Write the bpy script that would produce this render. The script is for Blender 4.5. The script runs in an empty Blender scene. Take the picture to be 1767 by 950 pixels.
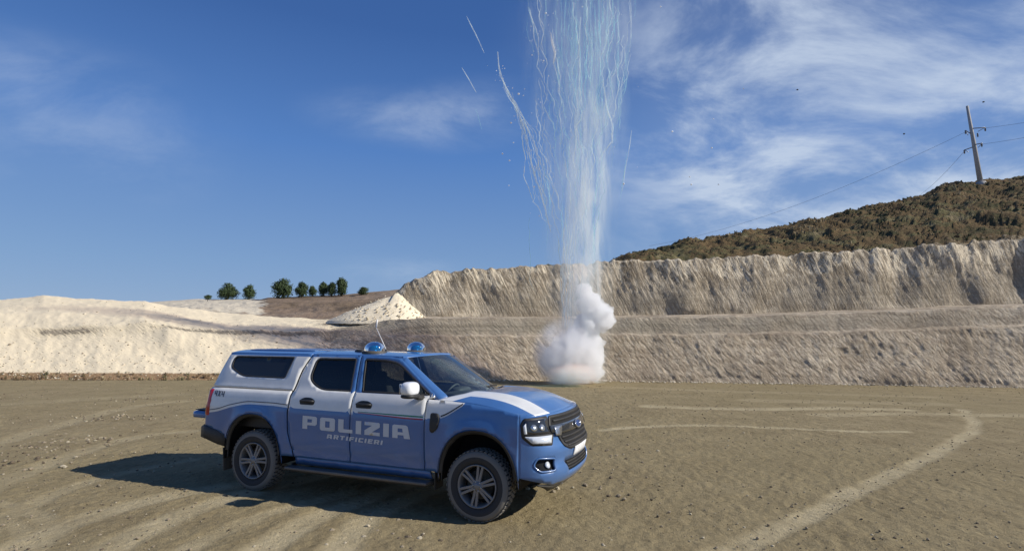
import bpy, bmesh, math, random
import numpy as np
from mathutils import Vector, Matrix, geometry
R = math.radians
S = bpy.context.scene
COL = S.collection
random.seed(7)
rng = np.random.default_rng(11)

# ------------------------------------------------------------------ camera
F, CH, PITCH, ROLL = 950.0, 2.0236, 0.1158, 0.010
cam_d = bpy.data.cameras.new('camera'); cam_d.sensor_width = 36; cam_d.lens = F / 1767 * 36
cam_d.clip_start = .05; cam_d.clip_end = 5000
cam = bpy.data.objects.new('camera', cam_d); COL.objects.link(cam)
cam.matrix_world = Matrix.Translation((0, 0, CH)) @ Matrix.Rotation(math.pi/2 + PITCH, 4, 'X') @ Matrix.Rotation(ROLL, 4, 'Z')
S.camera = cam
CAR_YAW, CAR_X, CAR_Y = -0.3682, -0.03875, 7.2417

def ray(u, v):
    U, V = u-883.5, v-475.0
    c, s = math.cos(ROLL), math.sin(ROLL)
    a, b = U*c+V*s, -U*s+V*c
    return np.array([a/F, math.cos(PITCH)+b/F*math.sin(PITCH), math.sin(PITCH)-b/F*math.cos(PITCH)])
def at(u, v, Y):                      # the point at distance Y seen at survey pixel (u, v)
    d = ray(u, v); return d*(Y/d[1]) + np.array([0, 0, CH])
def onground(u, v):
    d = ray(u, v); return d*(-CH/d[2]) + np.array([0, 0, CH])

# ------------------------------------------------------------------ world, sun
SUN_EL = R(33.5); SX, SY = 0.97, -0.22
W = bpy.data.worlds.new('World'); S.world = W; W.use_nodes = True
nt = W.node_tree; N = nt.nodes; Lk = nt.links
for n in list(N): N.remove(n)
def nd(tree, typ, **kw):
    n = tree.nodes.new(typ)
    for k, v in kw.items():
        if k == 'i':
            for a, b in v.items(): n.inputs[a].default_value = b
        else: setattr(n, k, v)
    return n
out = nd(nt, 'ShaderNodeOutputWorld'); bg = nd(nt, 'ShaderNodeBackground')
sky = nd(nt, 'ShaderNodeTexSky', sky_type='NISHITA')
sky.sun_disc = False; sky.sun_elevation = SUN_EL; sky.sun_rotation = math.atan2(SX, SY)
sky.altitude = 600; sky.air_density = 1.0; sky.dust_density = .2; sky.ozone_density = 3.5
SKY_STRENGTH = .105
bg.inputs['Strength'].default_value = SKY_STRENGTH
hs = nd(nt, 'ShaderNodeHueSaturation', i={'Saturation': 1.08, 'Value': 1.0})
Lk.new(sky.outputs[0], hs.inputs['Color'])
tc = nd(nt, 'ShaderNodeTexCoord')
# cirrus: noise on the plane of the cloud layer, kept where cloud patches lie in the sky
sep = nd(nt, 'ShaderNodeSeparateXYZ'); Lk.new(tc.outputs['Generated'], sep.inputs[0])
def wm(op, a, b=None, c=None, clamp=False):
    n = nd(nt, 'ShaderNodeMath', operation=op); n.use_clamp = clamp
    for k, q in enumerate((a, b, c)):
        if q is None: continue
        if isinstance(q, (int, float)): n.inputs[k].default_value = q
        else: Lk.new(q, n.inputs[k])
    return n.outputs[0]
zc = wm('ADD', wm('MAXIMUM', sep.outputs[2], 0.0), .30)
px, py = wm('DIVIDE', sep.outputs[0], zc), wm('DIVIDE', sep.outputs[1], zc)
cmb = nd(nt, 'ShaderNodeCombineXYZ'); Lk.new(px, cmb.inputs[0]); Lk.new(py, cmb.inputs[1])
mp = nd(nt, 'ShaderNodeMapping'); mp.inputs['Rotation'].default_value = (0, 0, R(-28)); mp.inputs['Scale'].default_value = (.85, 1.25, 1)
Lk.new(cmb.outputs[0], mp.inputs['Vector'])
cn = nd(nt, 'ShaderNodeTexNoise', i={'Scale': 2.6, 'Detail': 9, 'Roughness': .62, 'Distortion': .35}); Lk.new(mp.outputs[0], cn.inputs['Vector'])
cn2 = nd(nt, 'ShaderNodeTexNoise', i={'Scale': .6, 'Detail': 3, 'Roughness': .5}); Lk.new(cmb.outputs[0], cn2.inputs['Vector'])
def patch(u, v, r0, r1, k, sq=1.0):      # soft patch of sky round a direction
    d = ray(u, v); d = d/np.linalg.norm(d)
    vm = nd(nt, 'ShaderNodeVectorMath', operation='SUBTRACT'); Lk.new(tc.outputs['Generated'], vm.inputs[0]); vm.inputs[1].default_value = tuple(d)
    ms = nd(nt, 'ShaderNodeVectorMath', operation='MULTIPLY'); Lk.new(vm.outputs[0], ms.inputs[0]); ms.inputs[1].default_value = (1, 1, sq)
    ln = nd(nt, 'ShaderNodeVectorMath', operation='LENGTH'); Lk.new(ms.outputs[0], ln.inputs[0])
    mr = nd(nt, 'ShaderNodeMapRange', interpolation_type='SMOOTHSTEP', i={'From Min': r1, 'From Max': r0, 'To Min': 0, 'To Max': k}); Lk.new(ln.outputs['Value'], mr.inputs[0])
    return mr.outputs[0]
pt = [patch(1780, 110, .08, .66, 2.2, 1.1), patch(1420, 130, 0, .55, .95, 1.3), patch(1260, 235, 0, .30, .55, 2.4), patch(1640, 260, 0, .34, .8, 1.8),
      patch(730, 208, 0, .24, .75, 4.0), patch(840, 180, 0, .16, .45, 3.), patch(150, 215, 0, .24, .45, 1.8), patch(20, 110, 0, .18, .2, 3), patch(700, 470, 0, .2, .35, 5.0)]
tot = pt[0]
for q in pt[1:]: tot = wm('ADD', tot, q)
nr = nd(nt, 'ShaderNodeMapRange', interpolation_type='SMOOTHSTEP', i={'From Min': .36, 'From Max': .72, 'To Min': 0.10, 'To Max': 1.0}); Lk.new(cn.outputs[0], nr.inputs[0])
nr2 = nd(nt, 'ShaderNodeMapRange', i={'From Min': .3, 'From Max': .62, 'To Min': .45, 'To Max': 1.0}); Lk.new(cn2.outputs[0], nr2.inputs[0])
cf = wm('MULTIPLY', wm('MULTIPLY', wm('MINIMUM', tot, 1.5), nr.outputs[0]), nr2.outputs[0], clamp=True)
cf = wm('MULTIPLY', cf, .86)
mixc = nd(nt, 'ShaderNodeMix', data_type='RGBA'); Lk.new(cf, mixc.inputs[0]); 
elev = nd(nt, 'ShaderNodeValToRGB'); Lk.new(wm('MAXIMUM', sep.outputs[2], 0.0), elev.inputs[0])
E_ = elev.color_ramp.elements; SC = 1/SKY_STRENGTH
for p_, c_ in ((0, (.27, .38, .59)), (.12, (.20, .335, .58)), (.32, (.092, .222, .545)), (.50, (.046, .128, .375)), (1, (.018, .06, .22))):
    e_ = E_[0] if p_ == 0 else (E_[len(E_)-1] if p_ == 1 else E_.new(p_)); e_.position = p_; e_.color = (c_[0], c_[1], c_[2], 1)
scl = nd(nt, 'ShaderNodeVectorMath', operation='SCALE'); scl.inputs['Scale'].default_value = SC; Lk.new(elev.outputs[0], scl.inputs[0])
tone = nd(nt, 'ShaderNodeMix', data_type='RGBA'); tone.inputs[0].default_value = .88; Lk.new(hs.outputs[0], tone.inputs[6]); Lk.new(scl.outputs[0], tone.inputs[7])
Lk.new(tone.outputs[2], mixc.inputs[6])
mixc.inputs[7].default_value = (5.4, 6.3, 7.7, 1)
Lk.new(mixc.outputs[2], bg.inputs['Color']); Lk.new(bg.outputs[0], out.inputs[0])

sl = bpy.data.lights.new('sun', 'SUN'); sl.energy = 5.0; sl.angle = R(.53); sl.color = (1, .95, .87)
so = bpy.data.objects.new('sun', sl); COL.objects.link(so)
sd = Vector((SX*math.cos(SUN_EL), SY*math.cos(SUN_EL), math.sin(SUN_EL))); so.rotation_euler = sd.to_track_quat('Z', 'Y').to_euler()
so.location = (20, -5, 20)
V = S.view_settings; V.view_transform = 'Standard'; V.look = 'None'; V.exposure = 0.0; V.gamma = 1; V.use_curve_mapping = False
S.cycles.max_bounces = 8; S.cycles.transparent_max_bounces = 24; S.cycles.volume_bounces = 14
S.cycles.volume_step_rate = 1.0; S.cycles.volume_max_steps = 128; S.cycles.use_denoising = True

# ------------------------------------------------------------------ noise
_P = rng.permutation(512); _P = np.concatenate([_P, _P]); _G = rng.normal(size=(512, 3)); _G /= np.linalg.norm(_G, axis=1)[:, None]
def pn(x, y, z=0.0):
    x, y, z = np.broadcast_arrays(np.asarray(x, float), y, z)
    xi, yi, zi = np.floor(x).astype(int), np.floor(y).astype(int), np.floor(z).astype(int)
    xf, yf, zf = x-xi, y-yi, z-zi
    f = lambda t: t*t*t*(t*(t*6-15)+10)
    u, v, w = f(xf), f(yf), f(zf)
    def g(a, b, c):
        h = _P[(_P[(_P[(xi+a) & 511]+yi+b) & 511]+zi+c) & 511]
        q = _G[h]; return q[..., 0]*(xf-a)+q[..., 1]*(yf-b)+q[..., 2]*(zf-c)
    L = lambda a, b, t: a+(b-a)*t
    return 1.5*L(L(L(g(0,0,0), g(1,0,0), u), L(g(0,1,0), g(1,1,0), u), v), L(L(g(0,0,1), g(1,0,1), u), L(g(0,1,1), g(1,1,1), u), v), w)
def fbm(x, y, z=0.0, o=4, r=.5):
    s = 0; a = 1
    for k in range(o):
        s = s + a*pn(x*2**k+k*7.3, y*2**k+k*3.1, np.asarray(z)*2**k); a *= r
    return s
def hermite(xs, ys, x):
    xs, ys = np.asarray(xs, float), np.asarray(ys, float); x = np.clip(np.asarray(x, float), xs[0], xs[-1])
    d = np.diff(ys)/np.diff(xs); m = np.zeros(len(xs)); m[0], m[-1] = d[0], d[-1]
    for i in range(1, len(xs)-1): m[i] = 0 if d[i-1]*d[i] <= 0 else 2*d[i-1]*d[i]/(d[i-1]+d[i])
    k = np.clip(np.searchsorted(xs, x)-1, 0, len(xs)-2); h = xs[k+1]-xs[k]; t = (x-xs[k])/h
    return (2*t**3-3*t**2+1)*ys[k]+(t**3-2*t**2+t)*h*m[k]+(-2*t**3+3*t**2)*ys[k+1]+(t**3-t**2)*h*m[k+1]

# ------------------------------------------------------------------ materials
def newmat(name):
    m = bpy.data.materials.new(name); m.use_nodes = True; t = m.node_tree
    b = t.nodes['Principled BSDF']; return m, t, b
def noise(t, scale, detail=4, rough=.5, vec=None, dist=0):
    n = nd(t, 'ShaderNodeTexNoise', i={'Scale': scale, 'Detail': detail, 'Roughness': rough, 'Distortion': dist})
    if vec is not None: t.links.new(vec, n.inputs['Vector'])
    return n.outputs[0]
def ramp(t, fac, stops):
    n = nd(t, 'ShaderNodeValToRGB'); e = n.color_ramp.elements
    while len(e) < len(stops): e.new(.5)
    for q, (p, c) in zip(e, stops): q.position = p; q.color = tuple(c)+((1,) if len(c) == 3 else ())
    t.links.new(fac, n.inputs[0]); return n.outputs[0]
def mrange(t, v, a, b, c=0, d=1, smooth=False):
    n = nd(t, 'ShaderNodeMapRange', i={'From Min': a, 'From Max': b, 'To Min': c, 'To Max': d})
    if smooth: n.interpolation_type = 'SMOOTHSTEP'
    t.links.new(v, n.inputs[0]); return n.outputs[0]
def mix(t, f, a, b, mode='MIX'):
    n = nd(t, 'ShaderNodeMix', data_type='RGBA', blend_type=mode)
    for k, q in ((0, f), (6, a), (7, b)):
        if hasattr(q, 'links') or hasattr(q, 'is_linked'): t.links.new(q, n.inputs[k])
        else: n.inputs[k].default_value = q if k == 0 else (tuple(q)+(1,) if len(q) == 3 else q)
    return n.outputs[2]
def mth(t, op, a, b=0.0, clamp=False):
    n = nd(t, 'ShaderNodeMath', operation=op); n.use_clamp = clamp
    for k, q in enumerate((a, b)):
        if isinstance(q, (int, float)): n.inputs[k].default_value = q
        else: t.links.new(q, n.inputs[k])
    return n.outputs[0]
def bump(t, b, h, strength, dist):
    n = nd(t, 'ShaderNodeBump', i={'Strength': strength, 'Distance': dist}); t.links.new(h, n.inputs['Height'])
    t.links.new(n.outputs[0], b.inputs['Normal'])
def coord(t, kind='Object', scale=(1, 1, 1), rot=(0, 0, 0)):
    c = nd(t, 'ShaderNodeTexCoord'); m = nd(t, 'ShaderNodeMapping'); m.inputs['Scale'].default_value = scale; m.inputs['Rotation'].default_value = rot
    t.links.new(c.outputs[kind], m.inputs[0]); return m.outputs[0]
def attr(t, name):
    a = nd(t, 'ShaderNodeAttribute', attribute_name=name); return a.outputs['Fac']

def simple(name, col, rough=.5, metal=0, dust=.0, dustcol=(.32, .27, .19), coat=0, nscale=6, spec=.5):
    m, t, b = newmat(name)
    b.inputs['Roughness'].default_value = rough; b.inputs['Metallic'].default_value = metal
    b.inputs['Coat Weight'].default_value = coat; b.inputs['Coat Roughness'].default_value = .06
    b.inputs['Specular IOR Level'].default_value = spec
    v = coord(t); n = noise(t, nscale, 5, .6, v)
    c = mix(t, mrange(t, n, .3, .7), [x*.93 for x in col], [min(1, x*1.05) for x in col])
    if dust > 0:
        n2 = noise(t, 2.3, 6, .65, v)
        sp = nd(t, 'ShaderNodeSeparateXYZ'); t.links.new(v, sp.inputs[0])
        low = mrange(t, sp.outputs[2], 1.0, .35, .25, 1.0)
        f = mth(t, 'MULTIPLY', mth(t, 'MULTIPLY', mrange(t, n2, .32, .75), low), dust, True)
        c = mix(t, f, c, dustcol)
        t.links.new(mth(t, 'ADD', mth(t, 'MULTIPLY', f, .5), rough, True), b.inputs['Roughness'])
    t.links.new(c, b.inputs['Base Color']); return m
M = {}
M['blue'] = simple('blue_paint', (.055, .155, .38), .28, 0, .16, coat=.9)
M['white'] = simple('white_paint', (.80, .79, .75), .32, 0, .15, coat=.8)
M['mirror_white'] = simple('mirror_white_paint', (.85, .86, .87), .25, coat=.8)
M['black'] = simple('black_plastic', (.016, .017, .019), .55, 0, .35)
M['dark'] = simple('dark_cavity', (.006, .006, .007), .9)
M['underbody'] = simple('underbody_metal', (.02, .019, .018), .8, 0, .8)
M['tyre'] = simple('tyre_rubber', (.042, .040, .038), .85, 0, .0)
M['tyre_dust'] = simple('dusty_rubber', (.20, .185, .16), .95)
M['rim'] = simple('grey_alloy', (.23, .23, .235), .42, .4, .3)
M['chrome'] = simple('satin_metal', (.55, .56, .58), .25, .9)
M['lens'] = simple('lamp_glass_white', (.72, .76, .80), .12, .1, coat=1)
M['lamp_dark'] = simple('smoked_lamp_glass', (.035, .037, .04), .08, .2, coat=1)
M['reflector'] = simple('lamp_reflector', (.6, .62, .62), .2, .8)
M['red'] = simple('red_lamp_glass', (.42, .008, .012), .15, coat=1)
M['stripe_green'] = simple('green_stripe', (.01, .20, .07), .35)
M['stripe_red'] = simple('red_stripe', (.45, .02, .03), .35)
M['letter'] = simple('reflective_letter', (.62, .64, .66), .4)
M['grey_letter'] = simple('grey_decal', (.10, .11, .14), .4)
M['seat'] = simple('grey_seat_cloth', (.06, .06, .065), .9)
M['dash'] = simple('dash_plastic', (.09, .09, .095), .6)
M['step'] = simple('step_aluminium', (.10, .10, .11), .45, .4, .7)
M['plate'] = simple('plate_white', (.75, .75, .74), .4)
M['badge'] = simple('badge_blue', (.02, .05, .16), .3)

def glass(name, tint, trans, rough=.02, ior=1.52):
    m, t, b = newmat(name); N_ = t.nodes
    o = N_['Material Output']; N_.remove(b)
    g = nd(t, 'ShaderNodeBsdfGlossy', i={'Color': (1, 1, 1, 1), 'Roughness': rough}); tr = nd(t, 'ShaderNodeBsdfTransparent', i={'Color': tuple(tint)+(1,)})
    df = nd(t, 'ShaderNodeBsdfDiffuse', i={'Color': (.03, .032, .034, 1)})
    lw = nd(t, 'ShaderNodeFresnel', i={'IOR': ior})
    m1 = nd(t, 'ShaderNodeMixShader'); m1.inputs[0].default_value = trans; t.links.new(df.outputs[0], m1.inputs[1]); t.links.new(tr.outputs[0], m1.inputs[2])
    m2 = nd(t, 'ShaderNodeMixShader'); t.links.new(lw.outputs[0], m2.inputs[0]); t.links.new(m1.outputs[0], m2.inputs[1]); t.links.new(g.outputs[0], m2.inputs[2])
    t.links.new(m2.outputs[0], o.inputs[0]); return m
M['screen_glass'] = glass('windscreen_glass', (.78, .90, .86), .96, .02, 2.1)
M['tint_glass'] = glass('tinted_glass', (.34, .37, .37), .9)
M['dark_glass'] = glass('dark_glass', (.05, .05, .06), .35, .03)
M['beacon_glass'] = glass('beacon_glass', (.08, .45, .80), .55, .06, 1.6)
for n_ in M['beacon_glass'].node_tree.nodes:
    if n_.type == 'BSDF_DIFFUSE': n_.inputs[0].default_value = (.02, .20, .48, 1)

# ------------------------------------------------------------------ object helpers
def tag(o, label=None, cat=None, group=None, kind=None):
    if label: o['label'] = label
    if cat: o['category'] = cat
    if group: o['group'] = group
    if kind: o['kind'] = kind
    return o
def empty(name, loc=(0, 0, 0), rz=0):
    o = bpy.data.objects.new(name, None); COL.objects.link(o); o.location = loc; o.rotation_euler = (0, 0, rz); return o
def mk(name, verts, faces, mats, fm=None, parent=None, smooth=True):
    me = bpy.data.meshes.new(name); me.from_pydata([tuple(map(float, v)) for v in verts], [], [tuple(int(i) for i in f) for f in faces])
    if not isinstance(mats, (list, tuple)): mats = [mats]
    for m in mats: me.materials.append(m)
    if fm is not None: me.polygons.foreach_set('material_index', np.asarray(fm, dtype=np.int32))
    me.polygons.foreach_set('use_smooth', np.full(len(me.polygons), smooth))
    me.update()
    o = bpy.data.objects.new(name, me); COL.objects.link(o); o.parent = parent; return o
def grid_mesh(name, P, mat, parent=None, uv=None, attrs=None, smooth=True, flip=False):
    n, m, _ = P.shape; me = bpy.data.meshes.new(name)
    me.vertices.add(n*m); me.vertices.foreach_set('co', P.reshape(-1).astype(np.float32))
    i = np.arange(n*m).reshape(n, m); q = np.stack([i[:-1, :-1], i[1:, :-1], i[1:, 1:], i[:-1, 1:]], -1).reshape(-1, 4)
    if flip: q = q[:, ::-1]
    nf = len(q); me.loops.add(nf*4); me.loops.foreach_set('vertex_index', q.reshape(-1).astype(np.int32))
    me.polygons.add(nf); me.polygons.foreach_set('loop_start', np.arange(0, nf*4, 4, dtype=np.int32)); me.polygons.foreach_set('loop_total', np.full(nf, 4, dtype=np.int32))
    me.update(calc_edges=True)
    me.polygons.foreach_set('use_smooth', np.full(nf, smooth))
    if uv is not None:
        l = me.uv_layers.new(name='uv'); l.data.foreach_set('uv', uv.reshape(-1, 2)[q.reshape(-1)].reshape(-1).astype(np.float32))
    for k, a in (attrs or {}).items():
        at_ = me.attributes.new(k, 'FLOAT', 'POINT'); at_.data.foreach_set('value', a.reshape(-1).astype(np.float32))
    me.materials.append(mat); me.validate()
    o = bpy.data.objects.new(name, me); COL.objects.link(o); o.parent = parent; return o
def solidify(o, t, off=-1):
    m = o.modifiers.new('thickness', 'SOLIDIFY'); m.thickness = t; m.offset = off; return o
def bevel(o, w, seg=2, ang=35):
    m = o.modifiers.new('soft_edges', 'BEVEL'); m.width = w; m.segments = seg; m.limit_method = 'ANGLE'; m.angle_limit = R(ang); return o
def box(name, c, s, mat, parent=None, bw=.01, rot=(0, 0, 0), taper=None):
    x, y, z = s[0]/2, s[1]/2, s[2]/2
    v = [Vector((a*x, b*y, d*z)) for d in (-1, 1) for b in (-1, 1) for a in (-1, 1)]
    if taper:
        for q in v:
            if q.z > 0: q.x *= taper[0]; q.y *= taper[1]
    from mathutils import Euler
    E_ = Euler(rot).to_matrix(); v = [E_ @ q + Vector(c) for q in v]
    o = mk(name, v, [(0, 2, 3, 1), (4, 5, 7, 6), (0, 1, 5, 4), (2, 6, 7, 3), (0, 4, 6, 2), (1, 3, 7, 5)], mat, parent=parent, smooth=bw > 0)
    if bw: bevel(o, bw, 3)
    return o
def tube_geo(pts, rad, n=8, cap=True):
    pts = [Vector(p) for p in pts]; V_, F_ = [], []
    rad = rad if isinstance(rad, (list, tuple, np.ndarray)) else [rad]*len(pts)
    up = Vector((0, 0, 1)); prev = None
    for k, p in enumerate(pts):
        d = (pts[min(k+1, len(pts)-1)]-pts[max(k-1, 0)]).normalized()
        if prev is None: prev = (up if abs(d.z) < .9 else Vector((1, 0, 0)))
        a = (prev-d*prev.dot(d)).normalized(); b = d.cross(a); prev = a
        for j in range(n):
            t = 2*math.pi*j/n; V_.append(p+(a*math.cos(t)+b*math.sin(t))*float(rad[k]))
    for k in range(len(pts)-1):
        for j in range(n): F_.append((k*n+j, k*n+(j+1) % n, (k+1)*n+(j+1) % n, (k+1)*n+j))
    if cap: F_.append(tuple(range(n))[::-1]); F_.append(tuple(len(V_)-n+j for j in range(n)))
    return V_, F_
def tube(name, pts, rad, mat, parent=None, n=8): return mk(name, *tube_geo(pts, rad, n), mat, parent=parent)
def merge(gs):
    V_, F_ = [], []
    for v, f in gs:
        o = len(V_); V_ += list(v); F_ += [tuple(i+o for i in q) for q in f]
    return V_, F_
def lathe_geo(prof, n=48, axis='y', c=(0, 0, 0)):
    V_, F_ = [], []
    for a, r in prof:
        for j in range(n):
            t = 2*math.pi*j/n; p = (r*math.cos(t), a, r*math.sin(t)) if axis == 'y' else (r*math.cos(t), r*math.sin(t), a)
            V_.append((p[0]+c[0], p[1]+c[1], p[2]+c[2]))
    m = len(prof)
    for k in range(m-1):
        for j in range(n): F_.append((k*n+j, (k+1)*n+j, (k+1)*n+(j+1) % n, k*n+(j+1) % n))
    return V_, F_

def inpoly(px_, py_, poly):
    poly = np.asarray(poly); x, y = poly[:, 0], poly[:, 1]; x2, y2 = np.roll(x, -1), np.roll(y, -1)
    px_, py_ = np.asarray(px_)[..., None], np.asarray(py_)[..., None]
    with np.errstate(divide='ignore', invalid='ignore'):
        c = ((y > py_) != (y2 > py_)) & (px_ < (x2-x)*(py_-y)/(y2-y)+x)
    return c.sum(-1) % 2 == 1
def rpoly(pts, r, n=5):                     # round the corners of a polygon; r one value or one per corner
    o = []; k = len(pts)
    for i in range(k):
        ri = r[i] if isinstance(r, (list, tuple)) else r
        p = Vector(pts[i]); a = Vector(pts[i-1]); b = Vector(pts[(i+1) % k])
        if ri <= 0: o.append(tuple(p)); continue
        da, db = (a-p), (b-p); t = min(ri, da.length*.45, db.length*.45)
        s, e = p+da.normalized()*t, p+db.normalized()*t
        for j in range(n+1):
            q = j/n; o.append(tuple(s*(1-q)**2+p*2*q*(1-q)+e*q*q))
    return o
def dens(poly, step, closed=True):
    o = []; k = len(poly)
    for i in range(k if closed else k-1):
        a, b = np.array(poly[i], float), np.array(poly[(i+1) % k], float); m = max(1, int(np.ceil(np.linalg.norm(b-a)/step)))
        for j in range(m): o.append(tuple(a+(b-a)*j/m))
    if not closed: o.append(tuple(poly[-1]))
    return o
def panel(name, outline, mapf, mats, parent, holes=(), lines=(), matfn=None, step=.05, thick=.02, outward=(0, -1, 0), off=-1):
    vs, es = [], []
    def add(pl, closed=True):
        pl = dens(pl, step*.7, closed); b = len(vs)
        vs.extend(pl); n = len(pl)
        es.extend([(b+i, b+(i+1) % n) for i in range(n if closed else n-1)])
    add(outline)
    for h in holes: add(h)
    for l in lines: add(l, False)
    O = np.array(outline); x0, y0 = O.min(0); x1, y1 = O.max(0)
    gx, gy = np.meshgrid(np.arange(x0+step/2, x1, step), np.arange(y0+step/2, y1, step)); gx, gy = gx.ravel(), gy.ravel()
    if len(gx):
        ok = inpoly(gx, gy, outline)
        for h in holes: ok &= ~inpoly(gx, gy, h)
        C = np.array(vs); gx, gy = gx[ok], gy[ok]
        if len(gx):
            dmin = np.sqrt(((gx[:, None]-C[None, :, 0])**2+(gy[:, None]-C[None, :, 1])**2).min(1)); k = dmin > step*.4
            jr = np.random.default_rng(3).normal(size=(2, int(k.sum())))*step*.05; vs.extend(zip(gx[k]+jr[0], gy[k]+jr[1]))
    r = geometry.delaunay_2d_cdt([Vector((float(a), float(b))) for a, b in vs], es, [], 0, 1e-6)
    P = np.array([tuple(q) for q in r[0]]); Fc = []
    T = np.array([f[:3] for f in r[2]]); c = P[T].mean(1)
    ok = inpoly(c[:, 0], c[:, 1], outline)
    for h in holes: ok &= ~inpoly(c[:, 0], c[:, 1], h)
    T, c = T[ok], c[ok]
    X = np.array([mapf(a, b) for a, b in P])
    n = np.cross(X[T[:, 1]]-X[T[:, 0]], X[T[:, 2]]-X[T[:, 0]])
    flip = (n @ np.array(outward, float)) < 0
    if flip.mean() > .5: T = T[:, ::-1]
    fm = [matfn(a, b) for a, b in c] if matfn else None
    used = np.unique(T); re = -np.ones(len(X), int); re[used] = np.arange(len(used))
    o = mk(name, X[used], re[T], mats, fm, parent)
    if thick: solidify(o, thick, off)
    return o

# ================================================================== TERRAIN
UU = np.concatenate([np.arange(-1600, -60, 24), np.arange(-60, 1830, 2.6), np.arange(1830, 3600, 24)])
def sheet(name, nodes, mat, sub, lab, disp, whitefn=None):
    """nodes: list over k of (us, Ys, vals, 'v' or 'z'); a surface swept along the quarry"""
    rows = []
    for (us, Ys, vals, md) in nodes:
        Y = np.interp(UU, us, Ys); val = np.interp(UU, us, vals)
        if md == 'v':
            zz = np.array([at(u, v, y) for u, v, y in zip(UU, val, Y)])
        else:
            zz = np.array([at(u, 590, y) for u, y in zip(UU, Y)]); zz[:, 2] = val
        rows.append(zz)
    rows = np.array(rows)                        # K, n, 3
    seg = []
    for k in range(len(rows)-1):
        for j in range(sub[k]): t = j/sub[k]; seg.append(rows[k]*(1-t)+rows[k+1]*t)
    seg.append(rows[-1]); P = np.array(seg)
    kk = np.concatenate([np.arange(sub[k])/sub[k]+k for k in range(len(sub))]+[[len(sub)]])
    ds = np.sqrt((np.diff(P, axis=0)**2).sum(-1)); Tt = np.concatenate([np.zeros((1, P.shape[1])), np.cumsum(ds, 0)])
    ss = np.concatenate([[0], np.cumsum(np.sqrt((np.diff(rows[0, :, :2], axis=0)**2).sum(-1)))]); Ss = np.broadcast_to(ss-ss[np.argmin(abs(UU-883))], Tt.shape)
    P = disp(P, Ss, Tt, kk[:, None]+0*Tt)
    w = whitefn(P, Ss, Tt, kk[:, None]+0*Tt) if whitefn else np.zeros(Tt.shape)
    if whitefn is wlow: globals()['LAST_STRIP'] = slow(P, Ss, Tt, kk[:, None]+0*Tt)
    o = grid_mesh(name, P, mat, uv=np.stack([Ss, Tt], -1), attrs={'pale': w, 'kk': kk[:, None]+0*Tt}, flip=False)
    return tag(o, kind='structure')

# ---- cliff material: grey-tan marl on the right, pale crushed stone on the left
def rock_mat(name, dark, mid, pale, white, diag, stroke=1.0, SCL=((9, 2.3, 1), (13, 3.5, 1))):
    m, t, b = newmat(name); b.inputs['Roughness'].default_value = .95; b.inputs['Specular IOR Level'].default_value = .15
    uv = nd(t, 'ShaderNodeTexCoord').outputs['UV']
    def mp_(rot, sc):
        a = nd(t, 'ShaderNodeMapping'); a.inputs['Rotation'].default_value = (0, 0, rot)
        b_ = nd(t, 'ShaderNodeMapping'); b_.inputs['Scale'].default_value = sc
        t.links.new(uv, a.inputs[0]); t.links.new(a.outputs[0], b_.inputs[0]); return b_.outputs[0]
    big = noise(t, .35, 5, .6, mp_(0, (1, 1.3, 1)))
    strk = noise(t, 1.0, 5, .68, mp_(R(diag), SCL[0]), .5)
    strk2 = noise(t, 1.0, 4, .7, mp_(R(diag*.5), SCL[1]), .4)
    horiz = noise(t, 1.0, 4, .6, mp_(0, (.16, 3.2, 1)))
    fine = noise(t, 9, 5, .7, uv)
    f = mth(t, 'ADD', mth(t, 'MULTIPLY', strk, .55*stroke), mth(t, 'ADD', mth(t, 'MULTIPLY', strk2, .25), mth(t, 'ADD', mth(t, 'MULTIPLY', big, .45), mth(t, 'MULTIPLY', fine, .22))))
    tot_ = .55*stroke+.25+.45+.22
    f = mrange(t, f, .405*tot_, .60*tot_)
    c = ramp(t, f, [(0, dark), (.45, mid), (.8, pale), (1, [x*1.12 for x in pale])])
    c = mix(t, mrange(t, horiz, .45, .7, 0, .35), c, dark)
    h2 = noise(t, 1.0, 5, .65, mp_(0, (.12, 6, 1)))
    c = mix(t, mth(t, 'MULTIPLY', attr(t, 'strip'), .85, True), c, ramp(t, mrange(t, mth(t, 'ADD', mth(t, 'MULTIPLY', h2, .8), mth(t, 'MULTIPLY', fine, .2)), .35, .65), [(0, (.20, .17, .125)), (.5, (.30, .26, .195)), (1, (.42, .365, .28))]))
    pa = attr(t, 'pale')
    wc = ramp(t, mrange(t, mth(t, 'ADD', mth(t, 'MULTIPLY', fine, .5), mth(t, 'MULTIPLY', big, .6)), .35, .72), [(0, [x*.84 for x in white]), (.35, [x*.95 for x in white]), (1, white)])
    brk = mth(t, 'ADD', pa, mth(t, 'MULTIPLY', mth(t, 'SUBTRACT', strk, .5), 1.9))
    c = mix(t, mrange(t, brk, .35, .65, smooth=True), c, wc)
    br = attr(t, 'brown'); c = mix(t, mrange(t, mth(t, 'ADD', br, mth(t, 'MULTIPLY', mth(t, 'SUBTRACT', fine, .5), .8)), .4, .6), c, ramp(t, fine, [(.3, (.19, .115, .06)), (.6, (.36, .24, .135))]))
    t.links.new(c, b.inputs['Base Color'])
    h = mth(t, 'MULTIPLY', mth(t, 'ADD', strk, mth(t, 'MULTIPLY', fine, .35)), mrange(t, pa, .5, 1, 1.0, .22))
    bump(t, b, h, 1.0, .13); return m
M['marl'] = rock_mat('quarry_marl', (.265, .21, .148), (.43, .35, .255), (.63, .535, .40), (.83, .705, .495), -38)
M['marl_upper'] = rock_mat('upper_marl', (.23, .185, .125), (.375, .31, .225), (.66, .565, .42), (.80, .69, .51), -24, 1.1, ((7.5, 1.2, 1), (12, 2.2, 1)))

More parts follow.
